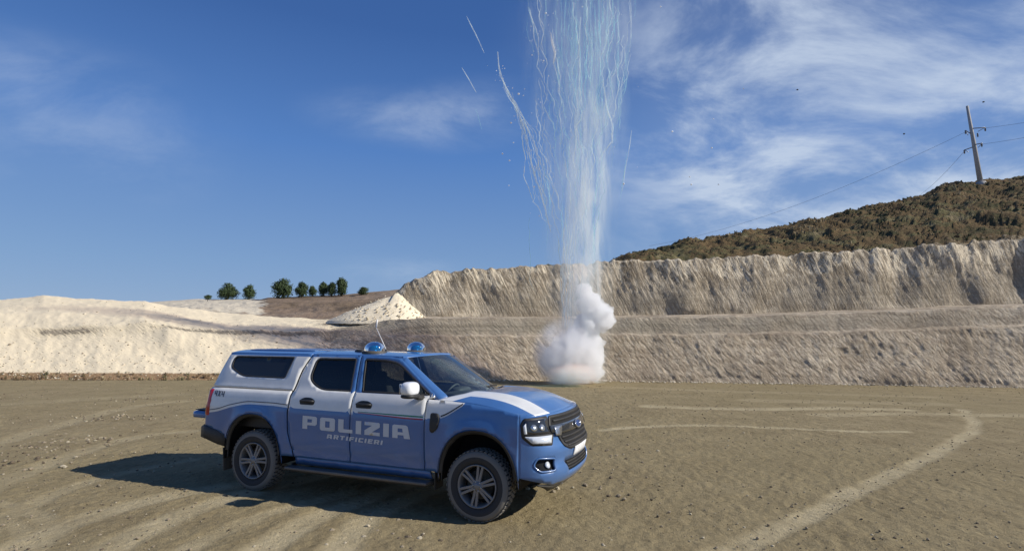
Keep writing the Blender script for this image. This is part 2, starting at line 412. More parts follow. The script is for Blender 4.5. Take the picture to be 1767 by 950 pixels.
US = [-1600, -600, 0, 60, 75, 130, 250, 290, 400, 470, 570, 640, 700, 740, 930, 1050, 1300, 1500, 1767, 2300, 3600]
def c(*v): return list(v)
Yb = c(12, 20, 25.2, 25.4, 25.4, 25.5, 25.8, 25.9, 26.1, 26.3, 26.6, 27, 27.4, 27.6, 28.2, 28.2, 27.6, 27.2, 26.5, 22, 12)
def addl(a, b): return [x+(b if isinstance(b, (int, float)) else b[i]) for i, x in enumerate(a)]
def sel(lv, rv):   # left value for u<=570, mixed at 640/700, right beyond
    o = []
    for i, u in enumerate(US):
        l = lv[i] if isinstance(lv, list) else lv; r = rv[i] if isinstance(rv, list) else rv
        t = min(1, max(0, (u-570)/150)); o.append(l*(1-t)+r*t)
    return o
n1v = [0.2]*len(US)
#        -1600 -600  0    60   75   130  250  290  400  470  570  640  700  740  930 1050 1300 1500 1767 2300 3600
v2 = c(640, 622, 612, 612, 612, 612, 611, 611, 611, 611, 611, 611, 611, 611, 611, 611, 611, 611, 611, 600, 600)
v3 = c(600, 590, 584, 583, 583, 581, 575, 568, 581, 581, 583, 582, 581, 580, 580, 579, 577, 572, 563, 540, 500)
v4 = c(585, 574, 566, 565, 565, 563, 557, 562, 570, 569, 571, 573, 575, 576, 576, 576, 573, 568, 559, 535, 495)
v5 = c(560, 548, 541, 541, 541, 541, 542, 546, 562, 559, 557, 555, 551, 549, 549, 549, 546, 539, 528, 500, 440)
v7 = c(530, 522, 517, 511, 509, 514, 520, 528, 541, 546, 551, 553, 549, 547, 546, 545, 541, 534, 523, 495, 435)
nodes = [
 (US, Yb, [-.05]*len(US), 'z'),
 (US, addl(Yb, sel(.5, .12)), sel(.32, .42), 'z'),
 (US, addl(Yb, sel(1.9, .55)), v2, 'v'),
 (US, addl(Yb, sel(3.1, .95)), v3, 'v'),
 (US, addl(Yb, sel(3.45, 1.30)), v4, 'v'),
 (US, addl(Yb, sel(5.4, 1.75)), v5, 'v'),
 (US, addl(Yb, sel(8.5, 5.0)), [a*.45+b*.55 for a, b in zip(v5, v7)], 'v'),
 (US, addl(Yb, sel(11.5, 9.3)), v7, 'v'),
 (US, addl(Yb, sel(18, 12.0)), [a+14 for a in v7], 'v')]
def dlow(P, s, t, k):
    P = P.copy(); x = P[..., 0]; right = 1/(1+np.exp(-(s+6.5)*1.2))
    n = fbm(s*.35, t*.5, 1.0, 3)*.16 + fbm(s*.5, t*6.0, 5.0, 3)*.020
    goug_mask = 1-.8*np.exp(-((k-4.5)/.55)**2)
    a = R(-38); sr, tr = s*math.cos(a)-t*math.sin(a), s*math.sin(a)+t*math.cos(a)
    goug = fbm(sr*4.4, tr*1.3, 3.0, 4, .65)*.034+fbm(sr*9, tr*2.6, 31., 3)*.032
    fade = np.clip(k*1.6, 0, 1)
    P[..., 1] += fade*(n*(.45+.35*right)+goug*goug_mask*right*np.clip(6.2-k, 0, 1)); P[..., 2] += np.clip(k-.5, 0, 1)*(fbm(s*.6, P[..., 1]*.6, 9., 3)*.08+(1-right)*fbm(s*4, P[..., 1]*4, 2., 3)*.02+fbm(s*2.2, P[..., 1]*1.5, 4.)*.03)
    return P
def wlow(P, s, t, k):
    right = 1/(1+np.exp(-(s+8.6+fbm(s*.4, t*.6)*1.5)*1.6)); w = (1-right)*1.0
    u = s                       # shade of the steep cut in the bank, painted as a grey strip
    strip = np.exp(-((k-3.55+.1*fbm(s*.5, 0*s, 3.))/.42)**2)*np.clip(1/(1+np.exp(-(s+16.8)*1.6))+.9*np.exp(-((s+20.6)/1.5)**4), 0, 1)
    w = w*(1-strip*.8) + right*np.exp(-((k-5.2)/.33)**2)*.35*(fbm(s*.8, t*0, 8.)+.6)
    w += right*.18*np.clip(k-5, 0, 1)
    return w
def slow(P, s, t, k):
    right = 1/(1+np.exp(-(s+8.6)*1.6)); win = np.clip(1/(1+np.exp(-(s+16.8)*1.6))+.9*np.exp(-((s+20.6)/1.5)**4), 0, 1)
    return right*np.clip(1-np.abs(k-4.45)/.75, 0, 1)**.5*np.clip(1.1-.045*np.clip(s-6, 0, 99), .35, 1)+(1-right)*win*np.exp(-((k-3.55)/.45)**2)  # right: grey bench strip; left: painted shade of the steep cut
lo = sheet('terrain', nodes, M['marl'], [8, 16, 16, 6, 14, 12, 10, 8], '', dlow, wlow)
lo.data.attributes.new('strip', 'FLOAT', 'POINT'); lo.data.attributes.new('brown', 'FLOAT', 'POINT')
lo.data.attributes['strip'].data.foreach_set('value', LAST_STRIP.reshape(-1).astype(np.float32)); br = lo.data.attributes['brown']
kk = np.zeros(len(lo.data.vertices)); lo.data.attributes['kk'].data.foreach_get('value', kk)
co = np.zeros(len(lo.data.vertices)*3); lo.data.vertices.foreach_get('co', co); co = co.reshape(-1, 3)
br.data.foreach_set('value', (np.clip((1.25-kk)*1.6, 0, 1)*(co[:, 0] < -7)+.35*np.clip(.7-kk, 0, 1)).astype(np.float32))
lo.name = 'terrain'; lo['label'] = 'pale crushed stone bank on the left running into the grey cut quarry face'

# ---- upper cliff
U2 = [-1600, 560, 640, 660, 680, 700, 710, 725, 760, 800, 930, 1050, 1200, 1400, 1500, 1590, 1767, 2400, 3600]
Y2 = [40, 40, 38, 37.4, 37, 36.8, 36.8, 36.9, 37, 37.1, 37.4, 37.5, 37.2, 36.6, 36.3, 36, 35.6, 29, 18]
v2t = [580, 575, 548, 528, 508, 493, 484, 476, 470, 467, 460, 452, 448, 438, 432, 426, 412, 370, 300]
vb = list(np.interp(U2, US, v7)+6)
nodes2 = [(U2, Y2, vb, 'v'), (U2, addl(Y2, .35), [a*.6+b*.4 for a, b in zip(vb, v2t)], 'v'), (U2, addl(Y2, .9), v2t, 'v'), (U2, addl(Y2, 1.5), [a-1.5 for a in v2t], 'v'), (U2, addl(Y2, 5), [a+4 for a in v2t], 'v')]
def dup_(P, s, t, k):
    P = P.copy(); f = np.clip(k*3, 0, 1)*np.clip((3.4-k), 0, 1)
    a = R(-24); sr, tr = s*math.cos(a)-t*math.sin(a), s*math.sin(a)+t*math.cos(a)
    goug = fbm(sr*3.2, tr*.55, 3.0, 4, .65)*.05*np.clip((k-.25)*1.0, .3, 1)+fbm(sr*8, tr*1.4, 8., 3)*.045
    P[..., 1] += f*(fbm(s*.30, t*.2, 2., 2)*.40+goug); P[..., 2] += np.clip(k-.8, 0, 1)*(fbm(s*.9, t*0, 4., 4)*.28+fbm(s*3., t*0, 4., 3)*.12)
    return P
def wup(P, s, t, k): return np.clip(np.exp(-((k-1.75)/.45)**2)*(fbm(s*.5, t*.5, 6., 4)*.6+.50), 0, .54)
up_ = sheet('terrain', nodes2, M['marl_upper'], [12, 26, 6, 6], '', dup_, wup); up_['label'] = 'upper vertical quarry face with excavator scratch marks'
ku = np.zeros(len(up_.data.vertices)); up_.data.attributes['kk'].data.foreach_get('value', ku)
cu = np.zeros(len(ku)*3); up_.data.vertices.foreach_get('co', cu); cu = cu.reshape(-1, 3)
up_.data.attributes.new('strip', 'FLOAT', 'POINT').data.foreach_set('value', (np.exp(-((ku-.8-.25*fbm(cu[:, 0]*.3, 0*ku, 3., 3))/.5)**2)*.62*np.clip(.75+fbm(cu[:, 0]*.16, 0*ku, 9., 2), .3, 1)).astype(np.float32))

# ---- scrubby hill above the cliff
def scrub_mat(name, cols, sc=.5):
    m, t, b = newmat(name); b.inputs['Roughness'].default_value = 1; b.inputs['Specular IOR Level'].default_value = .1
    v = coord(t); n1 = noise(t, sc*.5, 6, .6, v, .5); n2 = noise(t, sc*5, 5, .7, v)
    f = mrange(t, mth(t, 'ADD', mth(t, 'MULTIPLY', n1, .7), mth(t, 'MULTIPLY', n2, .3)), .36, .64)
    k = len(cols); cc = ramp(t, f, [(i/(k-1), q) for i, q in enumerate(cols)])
    pa = attr(t, 'pale'); cc = mix(t, mrange(t, mth(t, 'ADD', pa, mth(t, 'MULTIPLY', mth(t, 'SUBTRACT', n2, .5), 1.2)), .35, .65), cc, (.60, .53, .41))
    t.links.new(cc, b.inputs['Base Color']); bump(t, b, n2, .9, .4); return m
M['scrub'] = scrub_mat('dry_scrub_soil', [(.055, .050, .026), (.10, .092, .045), (.14, .10, .052), (.17, .115, .058), (.125, .118, .055), (.25, .20, .115)])
M['farsoil'] = scrub_mat('brown_field_soil', [(.10, .075, .05), (.19, .14, .095), (.26, .19, .135), (.30, .235, .17)], .12)
U3 = [560, 930, 1050, 1060, 1130, 1250, 1400, 1500, 1590, 1620, 1690, 1767, 2400, 3600]
Y3 = [41, 41, 42, 43, 48, 56, 64, 70, 74, 75, 75, 76, 80, 60]
v3c = [600, 466, 453, 449, 431, 408, 382, 358, 338, 322, 314, 303, 240, 200]
T2 = np.interp(U3, U2, v2t); TY = np.interp(U3, U2, Y2)+1.3
nodes3 = [(U3, list(TY-.3), list(T2+16), 'v'), (U3, [a*.7+b*.3 for a, b in zip(TY, Y3)], list(T2*.62+np.array(v3c)*.38), 'v'), (U3, [a*.3+b*.7 for a, b in zip(TY, Y3)], list(T2*.25+np.array(v3c)*.75), 'v'), (U3, Y3, v3c, 'v'), (U3, addl(Y3, 8), [a+4 for a in v3c], 'v')]
def dhill(P, s, t, k):
    P = P.copy(); f = np.clip(k*4, 0, 1)
    P[..., 2] += f*(fbm(P[..., 0]*.22, P[..., 1]*.16, 2., 5, .55)*.75+fbm(P[..., 0]*1.3, P[..., 1]*.8, 7., 4, .6)*.22)*np.clip(P[..., 2]/12, .2, 1); return P
hill = sheet('hill', nodes3, M['scrub'], [22, 22, 22, 8], '', dhill, lambda P, s, t, k: np.clip(.75-k*1.1, 0, 1)*.8)
# ---- far field terrace with the olive trees
U4 = [-1600, 150, 220, 300, 330, 450, 462, 580, 700, 900, 3600]
Y4 = [110]*11; v4t = [560, 530, 523, 518, 516, 516, 513, 509, 498, 560, 590]
nodes4 = [(U4, [44]*11, [565, 560, 556, 556, 556, 558, 558, 560, 560, 570, 590], 'v'), (U4, [58]*11, [562, 552, 545, 541, 541, 545, 546, 549, 549, 565, 590], 'v'), (U4, [80]*11, [560, 540, 534, 530, 529, 531, 531, 530, 526, 560, 590], 'v'), (U4, Y4, v4t, 'v'), (U4, [150]*11, [a+4 for a in v4t], 'v')]
def dfar(P, s, t, k):
    P = P.copy(); P[..., 2] += np.clip(k, 0, 1)*np.clip(3.2-k, 0, 1)*(fbm(P[..., 0]*.12, P[..., 1]*.10, 2., 5, .55)*.55+fbm(P[..., 0]*.7, P[..., 1]*.3, 2., 3)*.15); return P
sheet('hill', nodes4, M['farsoil'], [12, 16, 20, 6], '', dfar, lambda P, s, t, k: (np.clip((-.440-P[..., 0]/P[..., 1]+.02*fbm(P[..., 1]*.3, P[..., 0]*.3))*40, 0, 1)*np.clip(1.5-abs(k-2.3), 0, 1)*.8+.12))

# ---- ground
def axis(parts):
    o = []
    for a, b, st in parts: o += list(np.arange(a, b-1e-6, st))
    o.append(parts[-1][1]); return np.array(o)
gxs = axis([(-600, -120, 60), (-120, -40, 10), (-40, -14, .22), (-14, -8, .07), (-8, 8, .032), (8, 14, .06), (14, 40, .2), (40, 120, 10), (120, 600, 60)])
gys = axis([(-600, -60, 60), (-60, 0, 6), (0, 3, .3), (3, 10, .032), (10, 17, .065), (17, 30, .13), (30, 60, 5), (60, 600, 60)])
GX, GY = np.meshgrid(gxs, gys)
near = np.clip((60-np.hypot(GX, GY))/20, 0, 1)
tracks = [  # survey pixels of wheel tracks, half width (m), paleness
 ([(1230, 965), (1330, 917), (1480, 848), (1590, 792), (1650, 762), (1682, 742), (1680, 722), (1660, 706)], .15, .75),
 ([(1040, 741), (1130, 735), (1240, 733), (1340, 738), (1480, 745), (1560, 745)], .14, .9),
 ([(1120, 700), (1200, 703), (1320, 706), (1440, 703), (1560, 706)], .34, .7),
 ([(1420, 716), (1560, 712), (1700, 716), (1767, 716)], .4, .5),
 ([(860, 672), (950, 664), (1040, 655)], .25, .5),
 ([(560, 990), (620, 900), (700, 860), (840, 810)], .19, .9), ([(380, 990), (520, 905), (620, 862), (760, 820)], .19, .85),
 ([(120, 990), (260, 905), (420, 850), (560, 820)], .20, .8), ([(-50, 990), (110, 900), (300, 850), (470, 830)], .20, .65),
 ([(-80, 960), (60, 860), (200, 815), (330, 790)], .14, .4), ([(250, 990), (340, 935), (480, 880), (600, 850)], .13, .6),
 ([(-100, 800), (60, 745), (220, 700), (330, 690)], .25, .35), ([(-100, 880), (100, 790), (240, 750), (330, 742)], .2, .45),
 ([(60, 960), (85, 920), (78, 890), (40, 872), (-30, 866)], .10, .45), ([(20, 960), (45, 925), (30, 900), (-20, 885)], .09, .4),
 ([(-50, 700), (120, 690), (300, 680)], .5, .2), ([(1060, 668), (1300, 676), (1600, 684)], .4, .25), ([(1300, 690), (1450, 693), (1620, 697)], .5, .3)]
pale = np.zeros(GX.shape); rut = np.zeros(GX.shape); along = np.zeros(GX.shape)
jx = GX+fbm(GX*.8, GY*.8, 3., 3)*.05; jy = GY+fbm(GX*.8, GY*.8, 13., 3)*.05
for pl, hw, k in tracks:
    G = np.array([onground(*q)[:2] for q in pl]); # smooth the line
    for _ in range(2): G = np.array([G[0]]+[p for a, b in zip(G[:-1], G[1:]) for p in (a*.75+b*.25, a*.25+b*.75)]+[G[-1]])
    lo_, hi_ = G.min(0)-1.5, G.max(0)+1.5
    mi = np.where((GX > lo_[0]) & (GX < hi_[0]) & (GY > lo_[1]) & (GY < hi_[1])); xx, yy = jx[mi], jy[mi]
    best = np.full(len(xx), 9.); bs = np.zeros(len(xx)); acc = 0
    for a, b in zip(G[:-1], G[1:]):
        d = b-a; L2 = d@d
        if L2 < 1e-9: continue
        t = np.clip(((xx-a[0])*d[0]+(yy-a[1])*d[1])/L2, 0, 1); q = np.hypot(xx-a[0]-t*d[0], yy-a[1]-t*d[1])
        u_ = q < best; best[u_] = q[u_]; bs[u_] = acc+t[u_]*math.sqrt(L2); acc += math.sqrt(L2)
    w = np.clip((1.4-best/hw)*1.1, 0, 1); w = w*w*(3-2*w)*np.clip(fbm(xx*1.5, yy*1.5, 21., 3)*.7+.95, .35, 1.1)
    pale[mi] = np.maximum(pale[mi], w*min(1, k*1.25)); rut[mi] = np.maximum(rut[mi], w)
    along[mi] = np.where(w > .3, np.sin(bs*2*math.pi/.11+best*14)*w, along[mi])
berm = np.zeros(GX.shape)
edge_n = np.clip(1-np.hypot(GX, GY-8)/14, 0, 1)
Z = near*(fbm(GX*.25, GY*.25, 0., 2)*.022 + fbm(GX*2.2, GY*2.2, 2., 4, .6)*.011 + np.abs(fbm(GX*6.5, GY*6.5, 5., 3, .6))*.016*np.clip(1-rut*.8, 0, 1))
dg = R(25); gr, gt = GX*math.cos(dg)-GY*math.sin(dg), GX*math.sin(dg)+GY*math.cos(dg)
Z += near*fbm(gr*9.5, gt*4.0, 8., 3)*.010*np.clip(1-rut, .2, 1)
Z += near*(-.009*rut + along*.0035)
# ground settles level under the tyres
cy, sy = math.cos(CAR_YAW), math.sin(CAR_YAW)
def carw(x, y, z=0): return Vector((CAR_X+x*cy-y*sy, CAR_Y+x*sy+y*cy, z))
for x in (0, -3.27):
    for y in (-.81, .81):
        p = carw(x, y); w = np.clip(1.6-np.hypot(GX-p.x, GY-p.y)/.28, 0, 1); Z = Z*(1-w)+.004*w
P = np.stack([GX, GY, Z], -1)
m, t, b = newmat('quarry_floor_soil'); b.inputs['Roughness'].default_value = .95; b.inputs['Specular IOR Level'].default_value = .15
v = coord(t); vr = coord(t, rot=(0, 0, R(-25)), scale=(6.5, 2.2, 1))
big = noise(t, .11, 4, .55, v); mid = noise(t, .9, 5, .6, v); fin = noise(t, 14, 6, .72, v); grit = noise(t, 60, 3, .7, v); dgn = noise(t, 1, 4, .65, vr)
f = mth(t, 'ADD', mth(t, 'MULTIPLY', fin, .42), mth(t, 'ADD', mth(t, 'MULTIPLY', mid, .32), mth(t, 'MULTIPLY', dgn, .26)))
cg = ramp(t, mrange(t, f, .36, .64), [(0, (.175, .134, .072)), (.4, (.268, .212, .118)), (.75, (.330, .265, .150)), (1, (.40, .325, .195))])
cg = mix(t, mrange(t, big, .38, .62, 0, .55), cg, (.262, .212, .112))
cg = mix(t, mth(t, 'MULTIPLY', attr(t, 'pale'), .85, True), cg, mix(t, mrange(t, fin, .3, .7), (.42, .345, .205), (.53, .445, .28)))
spk = mrange(t, grit, .70, .78); cg = mix(t, mth(t, 'MULTIPLY', spk, .5), cg, (.52, .46, .34))
spd = mrange(t, grit, .35, .26); cg = mix(t, mth(t, 'MULTIPLY', spd, .6), cg, (.10, .08, .05))
t.links.new(cg, b.inputs['Base Color'])
bump(t, b, mth(t, 'ADD', fin, mth(t, 'MULTIPLY', grit, .45)), .85, .035)
M['ground'] = m
tag(grid_mesh('ground', P, m, attrs={'pale': pale}, flip=True), kind='structure')

# ---- scattered stones
def rock_geo(r, seed):
    g = np.random.default_rng(seed); bm = bmesh.new(); bmesh.ops.create_icosphere(bm, subdivisions=1, radius=1)
    V_ = [(v.co.x*r*g.uniform(.75, 1.25), v.co.y*r*g.uniform(.75, 1.25), v.co.z*r*g.uniform(.5, .85)) for v in bm.verts]
    F_ = [tuple(v.index for v in f.verts) for f in bm.faces]; bm.free(); return V_, F_
protos = [rock_geo(1, i) for i in range(6)]
PV = [np.array(p[0]) for p in protos]; PF = np.array(protos[0][1])
def scatter(name, pts, sizes, mats, lab):
    Vs, Fs, fm = [], [], []; o = 0
    for (p, s) in zip(pts, sizes):
        k = rng.integers(6); a = rng.uniform(0, 6.28); c_, s_ = math.cos(a), math.sin(a)
        q = PV[k]*s; q = np.stack([q[:, 0]*c_-q[:, 1]*s_, q[:, 0]*s_+q[:, 1]*c_, q[:, 2]], -1)+p
        Vs.append(q); Fs.append(PF+o); o += len(q); fm += [rng.integers(len(mats))]*len(PF)
    Vs = np.concatenate(Vs); Fs = np.concatenate(Fs)
    ob = mk(name, Vs, Fs, mats, fm, smooth=False); return tag(ob, lab, None, None, 'stuff')
M['st_a'] = simple('pebble_pale', (.43, .37, .26), .9, nscale=20); M['st_b'] = simple('pebble_tan', (.27, .22, .15), .9, nscale=20); M['st_c'] = simple('clod_brown', (.13, .10, .065), .95, nscale=20); M['st_w'] = simple('limestone_white', (.66, .58, .44), .9, nscale=9)
gp, gs = [], []
for i in range(6500):
    Y = 3.2+24*rng.random()**1.7; X = rng.uniform(-1.05, 1.05)*Y; s = .005+.013*rng.random()**4+Y*.0005
    gp.append((X, Y, s*.3)); gs.append(s)
for cx_, cy_, k in ((180, 722, 50), (60, 775, 40), (130, 760, 60), (45, 795, 30), (640, 930, 30), (240, 690, 20), (1050, 780, 20), (985, 845, 22)):
    p0 = onground(cx_, cy_)
    for i in range(k): gp.append((p0[0]+rng.normal()*.55, p0[1]+rng.normal()*.35, .01)); gs.append(rng.uniform(.012, .04))
scatter('gravel', gp, gs, [M['st_a'], M['st_b'], M['st_b'], M['st_b'], M['st_c'], M['st_c']], 'small stones and clods strewn over the quarry floor')
# rubble on the bank, placed on its surface
from mathutils.bvhtree import BVHTree
dg_ = bpy.context.evaluated_depsgraph_get()
def bvh_of(o): return BVHTree.FromObject(o, bpy.context.evaluated_depsgraph_get())
bpy.context.view_layer.update(); bv = bvh_of(lo)
bp, bs_ = [], []
for i in range(3000):
    u = rng.uniform(-500, 640); kq = rng.random(); Y = 25.6+4.2*kq**2.6 if rng.random() < .86 else rng.uniform(25, 36)
    x = (u-883)/950*Y; h = bv.ray_cast(Vector((x, Y, 30)), Vector((0, 0, -1)))
    if h[0] is None: continue
    s = .015+.04*rng.random()**3; s *= 1.6 if rng.random() < .06 else 1; bp.append((x, Y, h[0].z+s*.2)); bs_.append(s)
for i in range(900):
    X = rng.uniform(-8, 34); Y = np.interp(883+X/28*950, US, Yb)-rng.random()**2*.7; bp.append((X, Y, .02)); bs_.append(rng.uniform(.02, .07))
scatter('rubble', bp, bs_, [M['st_w'], M['st_w'], M['st_a'], M['st_b']], 'limestone rubble lying on the pale bank and along the foot of the quarry face')

# ---- conical spoil heap on the bench
m, t, b = newmat('crushed_limestone'); b.inputs['Roughness'].default_value = .95; b.inputs['Specular IOR Level'].default_value = .1
v = coord(t); n1 = noise(t, 7, 6, .7, v); n2 = noise(t, 1.1, 3, .5, v)
t.links.new(ramp(t, mrange(t, mth(t, 'ADD', mth(t, 'MULTIPLY', n1, .6), mth(t, 'MULTIPLY', n2, .4)), .36, .62), [(0, (.66, .56, .40)), (.35, (.75, .645, .47)), (1, (.82, .72, .54))]), b.inputs['Base Color']); bump(t, b, n1, .6, .05); M['limestone'] = m
YP = 33.2; pk = at(684, 503, YP); base_z = at(684, 556, YP)[2]; rL = abs(at(572, 556, YP)[0]-pk[0]); rR = abs(at(742, 550, YP)[0]-pk[0]); Hh = pk[2]-base_z
na, nr_ = 120, 46; A = np.linspace(0, 2*math.pi, na); Rr = np.linspace(0, 1, nr_)
AA, RR = np.meshgrid(A, Rr); rad = np.where(np.cos(AA) > 0, rR, rL*1.06)*abs(np.cos(AA))**2+2.7*np.sin(AA)**2
prof = (1-RR)**.93; prof = np.where(np.cos(AA) < -.2, prof*(.9+.1*RR)+.0, prof); prof -= .03*np.exp(-(RR/.05)**2)
xx = RR*rad*np.cos(AA); yy = RR*rad*np.sin(AA)
zz = Hh*1.04*prof+(fbm(xx*1.3, yy*1.3, 4., 3)*.05+fbm(xx*5, yy*5, 4., 3)*.02)*np.clip(RR*5, 0, 1)-.1*(RR > .98)
pile = grid_mesh('spoil_heap', np.stack([xx, yy, zz], -1), M['limestone'], flip=True)
pile.location = (pk[0], YP, base_z-.05); tag(pile, 'conical heap of pale crushed limestone standing on the bench beside the upper face', 'spoil heap')
hp, hs_ = [], []
for i in range(150):
    a = rng.uniform(math.pi, 2*math.pi); r = rng.random()**.45; rd = (rR if math.cos(a) > 0 else rL)*math.cos(a)**2+2.7*math.sin(a)**2
    hp.append((pk[0]+r*rd*math.cos(a), YP+r*rd*math.sin(a), base_z+Hh*(1-r)**.93+.03)); hs_.append(rng.uniform(.025, .075))
scatter('rubble', hp, hs_, [M['st_w'], M['st_w'], M['st_a']], 'stones lying on the conical limestone heap and around its foot')

# ---- low dry scrub tufts on the hill and along the bank foot
def tufts(name, pts, hs2, mats, lab, n=9, wid=.05, pick=None):
    Vs, Fs, fm = [], [], []; o = 0
    for i_, (p, h) in enumerate(zip(pts, hs2)):
        mi_ = rng.integers(len(mats)) if pick is None else int(np.clip((pick[i_]+.35+rng.normal()*.12)/.7*len(mats), 0, len(mats)-1))
        for j in range(n):
            a = rng.uniform(0, 6.28); r = rng.random()*h*.55; l = h*rng.uniform(.4, 1.0); le = rng.normal()*.35
            bx_, by_ = p[0]+r*math.cos(a), p[1]+r*math.sin(a); w = wid*h*rng.uniform(.6, 2.2); ca, sa = math.cos(a+1.5), math.sin(a+1.5)
            Vs += [(bx_-w*ca, by_-w*sa, p[2]-.05), (bx_+w*ca, by_+w*sa, p[2]-.05), (bx_+w*.6*ca+le*l, by_+w*.6*sa, p[2]+l), (bx_-w*.6*ca+le*l, by_-w*.6*sa+.1*l, p[2]+l*.92)]
            Fs.append((o, o+1, o+2, o+3)); fm.append(mi_); o += 4
    return tag(mk(name, Vs, Fs, mats, fm, smooth=False), lab, None, None, 'stuff')
G = {}
for k, q in (('olive', (.10, .10, .042)), ('rust', (.15, .095, .05)), ('straw', (.32, .25, .14)), ('darkgreen', (.05, .06, .028)), ('brown', (.15, .10, .055))): G[k] = simple('scrub_'+k, q, .95, nscale=.6)
bh = bvh_of(hill); hp, hh = [], []; order = []
for i in range(30000):
    u = rng.uniform(1040, 1900); Yq = rng.uniform(38, 76); x = (u-883)/950*Yq
    h = bh.ray_cast(Vector((x, Yq, 60)), Vector((0, 0, -1)))
    if h[0] is None or h[0].z < 6: continue
    cl = float(fbm(x*.25, Yq*.2, 40., 2))
    if cl < -.15 and rng.random() < .7: continue
    hp.append((x, Yq, h[0].z)); hh.append(rng.uniform(.06, .20)*(1+max(0, cl)*1.6)*Yq/60); order.append(float(fbm(x*.12, Yq*.09, 55., 3)))
    if len(hp) > 3000: break
tufts('undergrowth', hp, hh, [G['darkgreen'], G['olive'], G['olive'], G['brown'], G['rust'], G['straw']], 'dry rust and olive scrub covering the hill above the quarry face', 8, .13, order)
hp, hh = [], []
for i in range(420):
    u = rng.uniform(-400, 640); Y = np.interp(u, US, Yb)+rng.uniform(-.35, .45); hp.append(((u-883)/950*Y, Y, .02+max(0, (Y-np.interp(u, US, Yb)))*.5)); hh.append(rng.uniform(.05, .20))
tufts('grass', hp, hh, [G['straw'], G['brown'], G['olive'], G['rust']], 'dry grass along the brown foot of the pale bank', 9, .05)
# tiny fence stakes / weeds along the cliff rim
# ---- olive trees
leafm = []
for i, q in enumerate([(.045, .075, .022), (.070, .105, .035), (.030, .050, .018)]): leafm.append(simple('olive_leaf_%s' % 'abc'[i], q, .8, nscale=1))
M['bark'] = simple('olive_bark', (.10, .08, .06), .95)
def tree(u, vb_, w, h, Y, lab, lobes=5, shape=1.0):
    p = at(u, vb_+h*.10, Y); sc = Y/950; Wm, Hm = w*sc*1.12, h*sc*1.12; r0 = empty('olive_tree', tuple(p)); tag(r0, lab, 'tree', 'olive trees on the skyline')
    tv = []; tr_ = .07*Hm*.6
    gs_ = [tube_geo([(0, 0, -.3), (.03*Hm, 0, Hm*.2), (-.02*Hm, 0, Hm*.42)], [tr_*1.3, tr_, tr_*.7], 7)]
    lob = [(rng.uniform(-.26, .26)*Wm, rng.uniform(-.2, .2)*Wm, Hm*rng.uniform(.32, .72), rng.uniform(.20, .28)*Wm) for _ in range(lobes+2)]+[(0, 0, Hm*.5, .40*Wm), (-.12*Wm, 0, Hm*.27, .33*Wm), (.14*Wm, 0, Hm*.27, .33*Wm), (rng.uniform(-.06, .06)*Wm, 0, Hm*.78, .22*Wm*shape)]
    for l in lob: gs_.append(tube_geo([(-.02*Hm, 0, Hm*.25), (l[0]*.6, l[1]*.6, l[2]*.8), (l[0], l[1], l[2])], [tr_*.6, tr_*.35, tr_*.12], 5))
    mk('trunk', *merge(gs_), M['bark'], parent=r0)
    Vs, Fs, fm = [], [], []; o = 0
    for k in range(5200):
        l = lob[rng.integers(len(lob))]; d = rng.normal(size=3); d /= np.linalg.norm(d); rr = l[3]*(.35+.72*rng.random()**.6)*(1+.18*math.sin(d[0]*9+l[0]*5)); q = np.array(l[:3])+d*rr*np.array([1, 1, Hm/Wm*.85])
        q[2] = max(q[2], Hm*.06*rng.random())
        s = Hm*.034*rng.uniform(.5, 1.3); a = rng.normal(size=3); a /= np.linalg.norm(a); bb = np.cross(a, d+.01); bb /= np.linalg.norm(bb)
        Vs += [q-a*s, q+bb*s*.7, q+a*s, q-bb*s*.7]; Fs.append((o, o+1, o+2, o+3)); fm.append(rng.integers(3)); o += 4
    mk('crown', Vs, Fs, leafm, fm, parent=r0, smooth=False)
tree(392, 515, 32, 28, 108, 'round dark olive tree, leftmost of the full-grown trees on the skyline')
tree(429, 514, 21, 24, 108, 'small narrow olive tree standing alone right of the leftmost round one')
tree(487, 512, 35, 33, 106, 'tallest and widest olive tree on the skyline, pointed on top', 6)
tree(520, 510, 23, 25, 107, 'medium olive tree just right of the widest one')
tree(539, 509, 15, 17, 110, 'lowest little olive tree inside the tight row of trees')
tree(557, 508, 17, 23, 108, 'narrow upright olive tree in the middle of the tight row')
tree(572, 508, 17, 22, 107, 'dark olive tree second from the right end of the tight row')
tree(589, 507, 18, 28, 107, 'tall column shaped olive tree ending the tight row on the right', 4, 1.3)
tree(626, 508, 18, 14, 105, 'low lone olive bush right of the tree row beside the limestone heap', 4)
tree(358, 516, 12, 8, 100, 'tiny dark bush left of all the trees at the edge of the white terrace', 3)

# ---- power pole and cables
M['concrete'] = simple('pole_concrete', (.42, .40, .37), .85, nscale=2); M['steel'] = simple('galvanised_steel', (.30, .31, .32), .45, .7); M['insul'] = simple('brown_insulator', (.12, .09, .07), .3); M['wire'] = simple('cable_grey', (.16, .17, .19), .5)
YPo = 74.; pb, ptp = at(1693, 318, YPo), at(1669, 183, YPo); pole = empty('power_pole', tuple(pb)); tag(pole, 'leaning grey concrete power pole with short crossarms on the hilltop', 'power pole')
rel = lambda u, v, dy=0: Vector(at(u, v, YPo+dy)-pb)
pvec = rel(1669, 183)
tube('shaft', [(0, 0, -.6), pvec*.5, pvec], [.34, .25, .16], M['concrete'], pole, 12)
tube('footing', [(0, 0, -.5), (0, 0, .35)], [.62, .55], M['concrete'], pole, 10)
def arm(a, b_, r=.07): 
    mk('crossarm', *merge([tube_geo([a, b_], r, 6), tube_geo([a*.5+b_*.5+Vector((0, 0, -.5)), b_], r*.6, 5)]), M['steel'], parent=pole)
